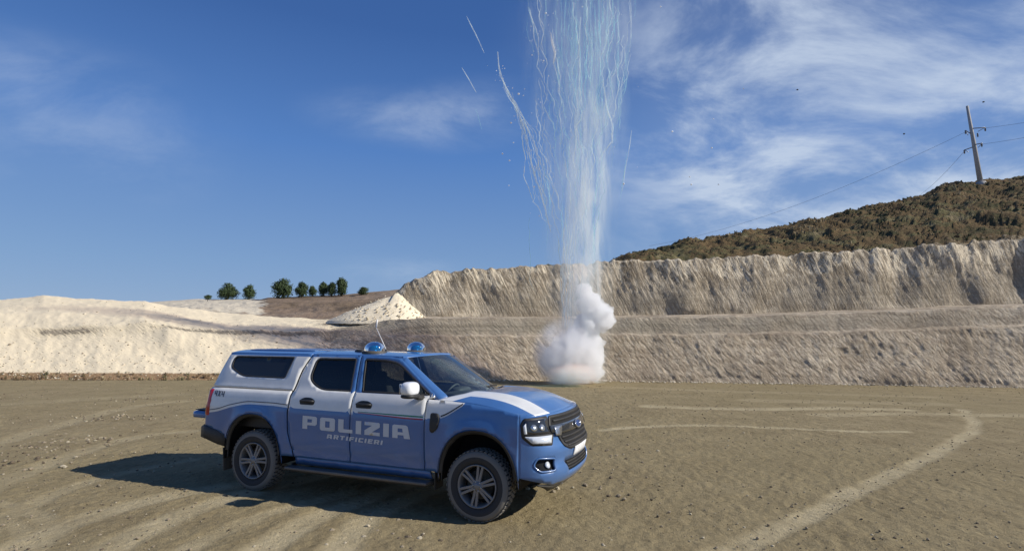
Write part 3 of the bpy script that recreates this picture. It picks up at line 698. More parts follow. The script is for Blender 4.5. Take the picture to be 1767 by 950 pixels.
arm(rel(1674, 222), rel(1700, 220, -1)); arm(rel(1674, 230), rel(1666, 225, 1)); arm(rel(1680, 250), rel(1695, 247, -1)); arm(rel(1678, 254), rel(1664, 259, 1))
def insul(q): mk('insulator', *lathe_geo([(-.35, .04), (-.3, .12), (-.2, .06), (-.12, .13), (0, .05), (.1, .12), (.2, .03)], 10, 'z', tuple(q)), M['insul'], parent=pole)
for q in (rel(1700, 222, -1), rel(1666, 227, 1), rel(1694, 249, -1), rel(1664, 261, 1), rel(1687, 232, -1)): insul(q)
def cable(pts, lab, r=.018):
    o_ = Vector(pts[0]); L_ = [Vector(p)-o_ for p in pts]
    ob = tube('power_cable', L_, r, M['wire'], None, 6); ob.location = o_; tag(ob, lab, 'cable', 'cables strung from the power pole')
def sag(a, b_, s, n=24):
    a, b_ = Vector(a), Vector(b_); return [a.lerp(b_, i/n)-Vector((0, 0, s*4*(i/n)*(1-i/n))) for i in range(n+1)]
cable(sag(at(1666, 228, YPo+1), at(1120, 424, 120), 2.2), 'long thin cable sagging from the pole top down the sky towards the smoke column')
cable(sag(at(1664, 261, YPo+1), at(1560, 352, 125), 1.0, 10), 'short lower cable leaving the left side of the pole behind the hill')
cable(sag(at(1700, 221, YPo-1), at(2150, 120, 60), .8), 'upper cable leaving the pole towards the right picture edge')
cable(sag(at(1694, 249, YPo-1), at(2150, 140, 60), .8), 'lower cable leaving the pole towards the right picture edge')
# ================================================================== EXPLOSION: smoke cloud, column, streamers
YE = 26.3
def ep(u, v, dy=0): return Vector(at(u, v, YE+dy))
px1 = YE/950
def smoke_mat(name, dens, nscale, thr0, thr1, col=(.97, .97, .98), stretch=(1, 1, 1), detail=4, rough=.6, aniso=0.0, falloff=None, step=None, dist=.4):
    m, t, b = newmat(name); o = t.nodes['Material Output']; t.nodes.remove(b)
    pv = nd(t, 'ShaderNodeVolumePrincipled', i={'Color': tuple(col)+(1,), 'Anisotropy': aniso, 'Absorption Color': (1, 1, 1, 1)})
    v = coord(t, 'Object', stretch); n = noise(t, nscale, detail, rough, v, dist)
    d = mrange(t, n, thr0, thr1, 0, 1)
    if falloff: d = mth(t, 'MULTIPLY', d, falloff(t))
    t.links.new(mth(t, 'MULTIPLY', d, dens), pv.inputs['Density']); t.links.new(pv.outputs[0], o.inputs['Volume']); return m
def puffs(name, cs, seed, amp=.16, sub=5, vox=None):
    Vs, Fs = [], []; 
    for k, (u, v, r, dy) in enumerate(cs):
        bm = bmesh.new(); bmesh.ops.create_icosphere(bm, subdivisions=4, radius=1); P_ = np.array([tuple(q.co) for q in bm.verts]); F_ = [tuple(q.index for q in f.verts) for f in bm.faces]; bm.free()
        R_ = r*px1; C_ = np.array(ep(u, v, dy)); W_ = C_+P_*R_
        d = np.abs(fbm(W_[:, 0]*2.2+seed, W_[:, 1]*2.2, W_[:, 2]*2.2, 5, .62)); W_ = C_+P_*R_*(1-.14+(.52*d)[:, None])
        W_[:, 2] = np.maximum(W_[:, 2], .03)
        Fs += [tuple(i+len(Vs) for i in f) for f in F_]; Vs += [tuple(q) for q in W_]
    o = mk(name, Vs, Fs, [M['smoke_dense']]); r_ = o.modifiers.new('merge', 'REMESH'); r_.mode = 'VOXEL'; r_.voxel_size = .05; return o
m, t, b = newmat('dense_white_smoke'); o_ = t.nodes['Material Output']; t.nodes.remove(b)
pv = nd(t, 'ShaderNodeVolumePrincipled', i={'Color': (.998, .998, .998, 1), 'Density': 3.6, 'Anisotropy': .0}); t.links.new(pv.outputs[0], o_.inputs['Volume']); M['smoke_dense'] = m
ob = puffs('smoke', [(1034, 545, 25, 0), (1046, 553, 15, -.2), (1018, 522, 21, .1), (1008, 503, 15, .2), (1014, 562, 24, 0), (1003, 583, 25, .1), (1018, 592, 21, -.1), (1021, 618, 22, -.2), (1004, 630, 27, -.3), (1024, 642, 16, -.2), (982, 610, 22, 0), (975, 632, 22, .1)], 3.0)
tag(ob, 'dense billowing white smoke with a round puff jutting out to the right', None, None, 'stuff')
# soft grey cloud at the base and the tall thin column: air filled with varying smoke
def ell(name, u, v, ru, rv, ry, dens, col, dy=0, nscale=1.1, thr=(.36, .62), stretch=(1, 1, 1), lab='', taperpow=1.0, profile=None, dist=.4, detail=4):
    c_ = ep(u, v, dy); rx, rz, ryy = ru*px1, rv*px1, ry
    def fo(t):
        cc_ = coord(t, 'Object', (1/rx, 1/ryy, 1/rz)); ln = nd(t, 'ShaderNodeVectorMath', operation='LENGTH'); t.links.new(cc_, ln.inputs[0])
        return mrange(t, ln.outputs['Value'], 1.0, .25, 0, 1, True)
    m = smoke_mat(name+'_vapour', dens, nscale, thr[0], thr[1], col, stretch, detail=detail, falloff=profile or fo, dist=dist)
    bm = bmesh.new(); bmesh.ops.create_icosphere(bm, subdivisions=4, radius=1); V_ = [(q.co.x*rx, q.co.y*ryy, max(q.co.z*rz, -c_.z+.03)) for q in bm.verts]; F_ = [tuple(q.index for q in f.verts) for f in bm.faces]; bm.free()
    o = mk('smoke', V_, F_, m); o.location = c_; return tag(o, lab, None, None, 'stuff')
ell('base', 976, 612, 64, 66, 1.5, 4.6, (.92, .92, .94), -.7, 1.15, (.40, .60), lab='soft grey smoke cloud low on the ground on the left of the blast')
ell('warm', 992, 645, 50, 20, .9, 3.4, (.98, .60, .44), -1.7, 1.6, (.28, .5), lab='rusty pink dusty smoke at the very bottom of the blast')
# column
zt, z0c = at(1010, -160, YE)[2], .5
cxm = ep(1005, 300); Hc = zt-z0c
def colprof(t):
    g = coord(t, 'Object'); s_ = nd(t, 'ShaderNodeSeparateXYZ'); t.links.new(g, s_.inputs[0]); X_, Y_, Z_ = s_.outputs
    # object origin on the ground under the blast. centre and half width change with height
    def curve(pts):
        n = nd(t, 'ShaderNodeFloatCurve'); cu = n.mapping.curves[0]
        while len(cu.points) < len(pts): cu.points.new(.5, .5)
        for q, (a, b_) in zip(cu.points, pts): q.location = (a, b_); q.handle_type = 'AUTO'
        n.mapping.update(); t.links.new(mth(t, 'DIVIDE', Z_, Hc+z0c), n.inputs['Value']); return n.outputs[0]
    zn = lambda v: at(1000, v, YE)[2]/(Hc+z0c); xo = lambda u, v: float(ep(u, v).x-ep(1005, 600).x)
    C1 = curve([(0, .5+xo(1005, 640)/8), (zn(500), .5+xo(1012, 500)/8), (zn(400), .5+xo(1013, 400)/8), (zn(300), .5+xo(1018, 300)/8), (zn(200), .5+xo(1022, 200)/8), (zn(50), .5+xo(1030, 50)/8), (1, .5+xo(1030, -100)/8)])
    W1 = curve([(0, .30), (zn(550), .26), (zn(430), .25), (zn(330), .30), (zn(200), .42), (zn(60), .55), (1, .6)])
    K1 = curve([(0, .55), (zn(520), 1.0), (zn(430), .85), (zn(330), .70), (zn(220), .42), (zn(140), .12), (zn(0), .04), (1, .02)])
    xc = mth(t, 'MULTIPLY', mth(t, 'SUBTRACT', C1, .5), 8.0); w = mth(t, 'MULTIPLY', W1, 4.0)
    d = mth(t, 'DIVIDE', mth(t, 'SUBTRACT', X_, xc), w); r2 = mth(t, 'ADD', mth(t, 'MULTIPLY', d, d), mth(t, 'MULTIPLY', Y_, mth(t, 'MULTIPLY', Y_, .9)))
    e1 = mth(t, 'MULTIPLY', mrange(t, r2, 1.0, 0.05, 0, 1, True), K1)
    # wider faint veil of thin smoke
    xo2 = xo(998, 300); W2 = curve([(0, .35), (zn(550), .45), (zn(400), .50), (zn(250), .65), (zn(60), .80), (1, .85)]); w2 = mth(t, 'MULTIPLY', W2, 4.2)
    K2 = curve([(0, .10), (zn(560), .14), (zn(400), .20), (zn(250), .24), (zn(150), .18), (zn(0), .13), (1, .08)])
    d2 = mth(t, 'DIVIDE', mth(t, 'SUBTRACT', X_, xo2), w2); r22 = mth(t, 'ADD', mth(t, 'MULTIPLY', d2, d2), mth(t, 'MULTIPLY', Y_, mth(t, 'MULTIPLY', Y_, .5)))
    e2 = mth(t, 'MULTIPLY', mrange(t, r22, 1.0, 0.1, 0, 1, True), K2)
    # thin left stem
    xo3 = xo(977, 450); d3 = mth(t, 'DIVIDE', mth(t, 'SUBTRACT', X_, xo3), .42); K3 = curve([(0, .3), (zn(560), .55), (zn(430), .42), (zn(330), .2), (zn(250), .05), (zn(100), 0), (1, 0)])
    r23 = mth(t, 'ADD', mth(t, 'MULTIPLY', d3, d3), mth(t, 'MULTIPLY', Y_, mth(t, 'MULTIPLY', Y_, 2.)))
    e3 = mth(t, 'MULTIPLY', mrange(t, r23, 1.0, 0.0, 0, 1, True), K3)
    return mth(t, 'ADD', e1, mth(t, 'ADD', e2, e3))
m = smoke_mat('column_vapour', 1.75, 1.0, .40, .66, (.82, .97, 1.0), (2.6, 1.4, .40), 5, .62, 0, colprof, dist=.8); M['column'] = m
c0 = ep(1005, 600); base_pt = Vector((c0.x, YE, 0))
ring_ = lambda z_, w: [(w*math.cos(2*math.pi*i/24), .7*w*math.sin(2*math.pi*i/24) if w < 2 else 1.45*math.sin(2*math.pi*i/24), z_) for i in range(24)]
V_ = ring_(.05, 1.6)+ring_(4, 2.0)+ring_(10, 2.9)+ring_(zt, 3.6)
F_ = [(k*24+i, k*24+(i+1) % 24, (k+1)*24+(i+1) % 24, (k+1)*24+i) for k in range(3) for i in range(24)]+[tuple(range(24))[::-1], tuple(range(72, 96))]
ob = mk('smoke', V_, F_, m); ob.location = base_pt; tag(ob, 'tall thin column of pale blue-white smoke rising out of the picture', None, None, 'stuff')
# streamers: thin trails of smoke behind flying bits
def trailmat(name, col, alpha):
    m, t, b = newmat(name); o = t.nodes['Material Output']; t.nodes.remove(b)
    d = nd(t, 'ShaderNodeBsdfDiffuse', i={'Color': tuple(col)+(1,)}); tl = nd(t, 'ShaderNodeBsdfTranslucent', i={'Color': tuple(col)+(1,)}); tr = nd(t, 'ShaderNodeBsdfTransparent')
    a = nd(t, 'ShaderNodeMixShader'); a.inputs[0].default_value = .5; t.links.new(d.outputs[0], a.inputs[1]); t.links.new(tl.outputs[0], a.inputs[2])
    v = coord(t, 'Object', (3, 3, .8)); n = noise(t, 1.6, 4, .7, v)
    mx = nd(t, 'ShaderNodeMixShader'); t.links.new(mrange(t, n, .35, .62, alpha*.12, alpha), mx.inputs[0]); t.links.new(tr.outputs[0], mx.inputs[1]); t.links.new(a.outputs[0], mx.inputs[2])
    t.links.new(mx.outputs[0], o.inputs[0]); return m
M['trail'] = trailmat('smoke_trail', (.86, .97, 1.0), .66); M['trail_b'] = trailmat('faint_smoke_trail', (.52, .92, 1.0), .36); M['trail_c'] = trailmat('bright_smoke_trail', (1, 1, 1), .95)
geos = {'trail': [], 'trail_b': [], 'trail_c': []}
def trail(pts, r, k, wob=.6, y=0.0, seg=10, taper=True):
    P0 = np.array(pts, float); d_ = np.concatenate([[0], np.cumsum(np.hypot(*np.diff(P0, axis=0).T))]); n = max(4, int(d_[-1]/7)); s_ = np.linspace(0, d_[-1], n)
    uu, vv = np.interp(s_, d_, P0[:, 0]), np.interp(s_, d_, P0[:, 1]); ph = rng.uniform(0, 99)
    uu = uu+wob*(pn(s_*.03, ph)*5+pn(s_*.10, ph+9)*2.2)
    Q = [ep(a, b_, y+.3*float(pn(i*.1, ph))) for i, (a, b_) in enumerate(zip(uu, vv))]
    t_ = np.linspace(0, 1, n); rr = 1.45*r*(.45+.55*np.sin(np.pi*np.clip(t_*.9+.08, 0, 1)))*(1+.35*pn(s_*.08, ph+4)) if taper else r*np.ones(n)
    geos[k].append(tube_geo(Q, np.maximum(rr, .004), 5))
trail([(858, 90), (861, 118), (868, 140), (880, 165), (893, 190), (905, 222), (912, 262), (922, 300), (938, 350), (950, 400)], .032, 'trail', .3)
trail([(862, 125), (876, 160), (888, 175), (902, 205), (918, 240), (930, 285), (938, 330)], .022, 'trail', .8)
trail([(883, 160), (890, 190), (900, 215), (903, 260), (906, 300), (918, 345)], .018, 'trail', .8)
for k in range(5): trail([(868+k*3, 140+k*8), (886+4*k, 185+4*k), (903+5*k, 225), (912+6*k, 280), (928+5*k, 350)], .010, 'trail', 1.3, rng.normal()*.2)
trail([(805, 28), (820, 58), (836, 92)], .016, 'trail', .1); trail([(797, 117), (809, 137), (822, 160)], .014, 'trail', .1); trail([(821, 188), (826, 205), (832, 225)], .012, 'trail_b', .1)
trail([(911, 12), (918, 35), (924, 70), (930, 90), (926, 115), (938, 134)], .022, 'trail', .4); trail([(914, 14), (924, 48), (930, 80), (932, 110)], .014, 'trail', .6)
trail([(950, 57), (953, 75), (958, 92), (955, 110)], .042, 'trail_c', .1); trail([(955, 108), (962, 130), (966, 160)], .016, 'trail', .3)
trail([(1088, -20), (1089, 40), (1087, 90)], .016, 'trail', .2); trail([(1090, 225), (1085, 260), (1079, 290), (1074, 330)], .014, 'trail', .3); trail([(1082, 262), (1076, 300), (1070, 345)], .012, 'trail_b', .3)
trail([(1040, 140), (1048, 190), (1057, 215), (1056, 245), (1042, 262), (1035, 275)], .026, 'trail', .2); trail([(1002, 30), (999, 90), (1001, 150), (1005, 210)], .022, 'trail', .4)
for k in range(64):
    u0 = rng.uniform(908, 1092) if k % 2 else 1015+rng.normal()*34; u0 = min(1092, max(908, u0)); v0 = rng.uniform(-60, 300)*(.6 if k % 3 else 1); L_ = rng.uniform(50, 230); v1 = min(480, v0+L_)
    ub = 1003+(u0-1003)*(.42+.55*(480-v1)/520)
    trail([(u0, v0), ((u0+ub)/2+rng.normal()*4, (v0+v1)/2), (ub, v1)], rng.uniform(.007, .018), 'trail' if rng.random() < .5 else 'trail_b', 1.8, rng.normal()*.5)
for k in range(16):
    u0 = rng.uniform(912, 950); v0 = rng.uniform(120, 330); v1 = v0+rng.uniform(60, 150); trail([(u0, v0), (u0+10+rng.normal()*4, (v0+v1)/2), (u0+22+rng.normal()*5, v1)], rng.uniform(.008, .016), 'trail', 2.2, rng.normal()*.4)
for k in range(48):
    u0 = 1018+rng.normal()*30; v0 = rng.uniform(-80, 130); v1 = v0+rng.uniform(40, 150); trail([(u0, v0), (u0+rng.normal()*3, v1)], rng.uniform(.008, .022), 'trail_b', .35, rng.normal()*.6)
for k in range(26):
    u0 = 985+rng.normal()*28; v0 = rng.uniform(180, 400); v1 = v0+rng.uniform(50, 130); trail([(u0, v0), (u0+rng.normal()*6, v1)], rng.uniform(.006, .016), 'trail_b', 1.1, rng.normal()*.5)
for k in range(9): trail([(962+4*k+rng.normal()*3, 330+rng.uniform(0, 90)), (966+3*k, 450), (972+1.5*k, 560+rng.uniform(-20, 20))], rng.uniform(.010, .022), 'trail', .6, rng.normal()*.3)
for k in range(190):          # bright beads of burning matter along the trails
    if k < 70: t_ = rng.random(); u, v = np.interp(t_, [0, .3, .55, 1], [860, 880, 905, 935])+rng.normal()*7, np.interp(t_, [0, .3, .55, 1], [110, 170, 225, 350])+rng.normal()*6
    elif k < 140: u, v = 1000+rng.normal()*42, rng.uniform(0, 330)
    else: u, v = rng.uniform(905, 965), rng.uniform(10, 380)
    g_ = rock_geo(1, 400+k); s_ = rng.uniform(.010, .026); q_ = ep(u, v, rng.normal()*.4)
    geos['trail_c'].append(([tuple(np.array(p_)*s_*np.array([1, 1, rng.uniform(1, 2.6)])+np.array(q_)) for p_ in g_[0]], g_[1]))
gv, gf, gm = [], [], []
for i, k in enumerate(('trail', 'trail_b', 'trail_c')):
    v_, f_ = merge(geos[k]); gf += [tuple(a+len(gv) for a in f) for f in f_]; gv += v_; gm += [i]*len(f_)
ob = mk('smoke', gv, gf, [M['trail'], M['trail_b'], M['trail_c']], gm); tag(ob, 'thin wavering white smoke streamers fanning out high above the blast', None, None, 'stuff')
# burning bits
m, t, b = newmat('white_fragment'); b.inputs['Base Color'].default_value = (.9, .92, .95, 1); b.inputs['Roughness'].default_value = .6; M['frag'] = m
fr = [(895, 162), (903, 165), (918, 95), (882, 212), (886, 246), (867, 265), (879, 277), (942, 23), (1160, 227), (1231, 205), (1228, 255), (1190, 305), (1193, 318), (1240, 318), (1283, 153), (1140, 12), (1076, 317), (922, 322), (878, 320), (938, 105), (1005, 12)]
f0 = None
WH = {0: 'brightest white fragment, right of the curled smoke trail on the upper left', 10: 'pale fuzzy fragment with a blurred halo, high on the right in front of the cloud'}
LB = ['', 'small white speck just right of the brightest fragment on the upper left', 'white speck high up, left of the short bright streak', 'lone white speck halfway down the curled left trail, on its left side', 'white speck in open blue sky below the lone speck left of the curled trail', 'leftmost and lowest but one of the white specks left of the smoke column', 'white speck low on the left, just right of the leftmost low one', 'white speck near the top picture edge between the left streamers', 'leftmost of the white specks in the open sky right of the column', 'white speck just above the pale fuzzy fragment on the right', '', 'upper one of the three low white specks in the sky right of the column', 'lower left one of the three low white specks right of the column', 'lower right one of the three low white specks right of the column', 'highest white speck in front of the clouds, right of the column', 'white speck close to the top picture edge right of the column', 'white speck on the thin streamer at the right flank of the column', 'lowest white speck inside the left flank of the smoke column', 'lowest white speck in the sky left of the smoke column', 'white speck beside the short bright streak near the plume top', 'topmost white speck in the middle of the plume']
def where(u, v):
    if v < 30: return 'white speck near the top picture edge'
    if u > 1100: return 'white speck in the open sky right of the smoke column'
    if u < 900: return 'white speck in the blue sky left of the smoke column'
    return 'white speck among the outer smoke streamers'
for i, (u, v) in enumerate(fr):
    g_ = rock_geo(1, 40+i); s_ = rng.uniform(.030, .055)*(1.4 if i in (0, 10) else 1)
    ob = mk('flying_fragment', [tuple(np.array(q)*s_*np.array([1, 1, 1.3])) for q in g_[0]], g_[1], M['frag'], smooth=False); ob.location = ep(u, v, rng.normal()*.5); tag(ob, WH.get(i, LB[i]), 'fragment', 'white fragments flying round the blast')
dk = simple('dark_fragment', (.03, .03, .03), .9)
for (u, v, wl) in ((1697, 176, 'dark clod in the sky just above and right of the pole top'), (1560, 231, 'dark clod in the sky between the pole and the cloud bank, left of the pole'), (1376, 155, 'dark clod in front of the white clouds, leftmost of the three dark specks')):
    g_ = rock_geo(1, 70+u); ob = mk('flying_clod', [tuple(np.array(q)*.055) for q in g_[0]], g_[1], dk, smooth=False); ob.location = ep(u, v, 0); tag(ob, wl, 'clod', 'dark clods in the sky')

# ================================================================== THE POLICE PICK-UP
car = empty('police_pickup', (CAR_X, CAR_Y, 0), CAR_YAW)
tag(car, 'blue and white police pick-up with a canopy, two roof beacons and its tailgate lowered', 'pick-up truck')
ZW = [.30, .40, .48, .56, .62, .80, .97, 1.07, 1.12, 1.22, 1.30, 1.345, 1.50, 1.65, 1.76, 1.81, 1.84]
WW = [.85, .880, .902, .915, .922, .938, .946, .944, .934, .918, .892, .858, .808, .752, .706, .672, .63]
_zz = np.linspace(.3, 1.84, 400); _ww = hermite(ZW, WW, _zz)
ARCH = [(0.0, .492, .615), (-3.285, .485, .615)]
def sw(x, z):
    w = float(np.interp(z, _zz, _ww))
    if z > 1.30: w -= .035*min(1, max(0, (x+1.2)/.8))*min(1, (z-1.3)/.05)
    if x < -3.9: w -= .05*((-3.9-x)/.3)**2*.6
    for (cx, hw, hh) in ARCH:
        d = ((abs(x-cx)/hw)**2.3+(max(z-.39, 0)/hh)**2.3)**(1/2.3)
        if d >= .97: w += .026*math.exp(-((d-1.0)/.13)**2)*(1 if z > .39 else 1)
    if -2.75 < x < -.6: w -= .014*math.exp(-((z-.585)/.03)**2)
    w += .004*math.exp(-((z-1.165)/.012)**2)
    return w
def smap(sy, off=0.0): return lambda x, z: (x, sy*(sw(x, z)+off), z)
def arch_line(cx, hw, hh, z0, x_from=None, n=26, rev=False):   # from rear foot over the top to the front foot
    o = []
    for i in range(n+1):
        a = math.pi-math.pi*i/n; ca, sa = math.cos(a), math.sin(a)
        o.append((cx+hw*math.copysign(abs(ca)**(2/2.3), ca), .39+hh*abs(sa)**(2/2.3)))
    o = [(o[0][0], z0)]+o+[(o[-1][0], z0)]
    return o[::-1] if rev else o
def zf(x): return float(hermite([-.7, -.45, -.15, .1, .3, .5, .62], [1.312, 1.305, 1.292, 1.268, 1.240, 1.200, 1.165], [x])[0])
def stripe(x):     # lower edge of the white band along the side
    return float(hermite([-4.2, -3.95, -3.7, -3.35, -3.0, -2.7, -1.5, -.55, -.45, -.15], [.965, 1.00, 1.07, 1.125, 1.125, 1.112, 1.105, 1.10, 1.125, 1.300], [x])[0])
def livery(x, z):  # 1 = white
    if z > 1.345 and x > -1.86: return 0
    if z > 1.768: return 0
    return 1 if z > stripe(x) else 0
STR = [(x, stripe(x)) for x in np.linspace(-4.2, -.15, 60)]
BW = [M['blue'], M['white']]
GAP = .006
win_r = rpoly([(-2.47, 1.752), (-1.835, 1.758), (-1.80, 1.352), (-2.28, 1.352), (-2.50, 1.475)], [.07, .03, .02, .12, .10])
win_f = rpoly([(-1.70, 1.758), (-1.36, 1.752), (-1.17, 1.715), (-.66, 1.352), (-1.63, 1.352)], [.03, .15, .12, .03, .02])
win_c = rpoly([(-3.915, 1.752), (-2.845, 1.758), (-2.90, 1.48), (-3.66, 1.482), (-3.93, 1.60)], [.06, .02, .03, .12, .08])
def grow(poly, d):
    P_ = np.array(poly); c_ = P_.mean(0); n = len(P_); o = []
    for i in range(n):
        t_ = P_[(i+1) % n]-P_[i-1]; nn = np.array([t_[1], -t_[0]]); nn /= np.linalg.norm(nn)+1e-9
        if nn @ (P_[i]-c_) < 0: nn = -nn
        o.append(tuple(P_[i]+nn*d))
    return o
def loopstrip(name, inner, outer, mapf, mat, parent, thick=.008, outward=(0, -1, 0)):
    return panel(name, outer, mapf, mat, parent, holes=[inner], step=.06, thick=thick, outward=outward)
# glyphs: outline, holes, width (cell height 1)
GL = {
 'P': ([(0, 0), (.36, 0), (.36, .30), (.92, .30), (1.04, .42), (1.04, .90), (.94, 1), (0, 1)], [[(.36, .52), (.68, .52), (.68, .77), (.36, .77)]], 1.04),
 'O': ([(.1, 0), (.95, 0), (1.05, .1), (1.05, .9), (.95, 1), (.1, 1), (0, .9), (0, .1)], [[(.37, .26), (.68, .26), (.68, .74), (.37, .74)]], 1.05),
 'L': ([(.1, 0), (.98, 0), (.98, .27), (.37, .27), (.37, 1), (0, 1), (0, .1)], [], .98),
 'I': ([(0, 0), (.36, 0), (.36, 1), (0, 1)], [], .36),
 'Z': ([(0, 0), (1.0, 0), (1.0, .26), (.50, .26), (1.0, .66), (1.0, .92), (.92, 1), (0, 1), (0, .74), (.48, .74), (0, .34)], [], 1.0),
 'A': ([(0, 0), (.34, 0), (.34, .24), (.70, .24), (.74, 0), (1.12, 0), (.96, .92), (.84, 1), (.1, 1), (0, .9)], [[(.34, .46), (.66, .46), (.62, .74), (.34, .74)]], 1.12),
 'R': ([(0, 0), (.34, 0), (.34, .34), (.5, .34), (.68, 0), (1.05, 0), (.85, .36), (1.0, .5), (1.0, .9), (.9, 1), (0, 1)], [[(.34, .54), (.66, .54), (.66, .78), (.34, .78)]], 1.0),
 'T': ([(.32, 0), (.68, 0), (.68, .74), (1, .74), (1, 1), (0, 1), (0, .74), (.32, .74)], [], 1.0),
 'F': ([(0, 0), (.36, 0), (.36, .36), (.85, .36), (.85, .6), (.36, .6), (.36, .76), (.95, .76), (.95, 1), (0, 1)], [], .92),
 'C': ([(.1, 0), (.95, 0), (.95, .26), (.36, .26), (.36, .74), (.95, .74), (.95, 1), (.1, 1), (0, .9), (0, .1)], [], .95),
 'E': ([(0, 0), (.95, 0), (.95, .24), (.36, .24), (.36, .4), (.85, .4), (.85, .6), (.36, .6), (.36, .76), (.95, .76), (.95, 1), (0, 1)], [], .93),
 '4': ([(.6, 0), (.92, 0), (.92, 1), (.6, 1), (.6, .52), (.32, .52), (.32, 1), (0, 1), (0, .28), (.6, .28)], [], .95),
 'X': ([(0, 0), (.34, 0), (.5, .33), (.66, 0), (1, 0), (.7, .5), (1, 1), (.66, 1), (.5, .67), (.34, 1), (0, 1), (.3, .5)], [], 1.0)}
def lettering(word, x0, x1, z0, z1, h0, h1, sy, mat, parent, name='lettering', shear=0, gap=.22, step=.05):
    """word along the side from x0 to x1 (x1 > x0), baseline z0->z1, cap heights h0->h1"""
    tw = sum(GL[c_][2] for c_ in word)+gap*(len(word)-1); sc = (x1-x0)/tw; geos = []
    xx_ = 0; obs = []
    for ch in word:
        o_, hl, w_ = GL[ch]
        def tr(p):
            X_ = (xx_+p[0])*sc; t_ = X_/(x1-x0); hgt = h0+(h1-h0)*t_; z_ = z0+(z1-z0)*t_+p[1]*hgt; X_ += p[1]*hgt*shear
            return (x0+X_, z_) if sy < 0 else (x1-X_, z_)
        ob = panel('t', [tr(p) for p in o_], smap(sy, .004), mat, None, holes=[[tr(p) for p in h_] for h_ in hl], step=step, thick=0, outward=(0, sy, 0))
        me = ob.data; geos.append(([tuple(v.co) for v in me.vertices], [tuple(p.vertices) for p in me.polygons])); bpy.data.objects.remove(ob); bpy.data.meshes.remove(me)
        xx_ += w_+gap
    return mk(name, *merge(geos), mat, parent=parent)

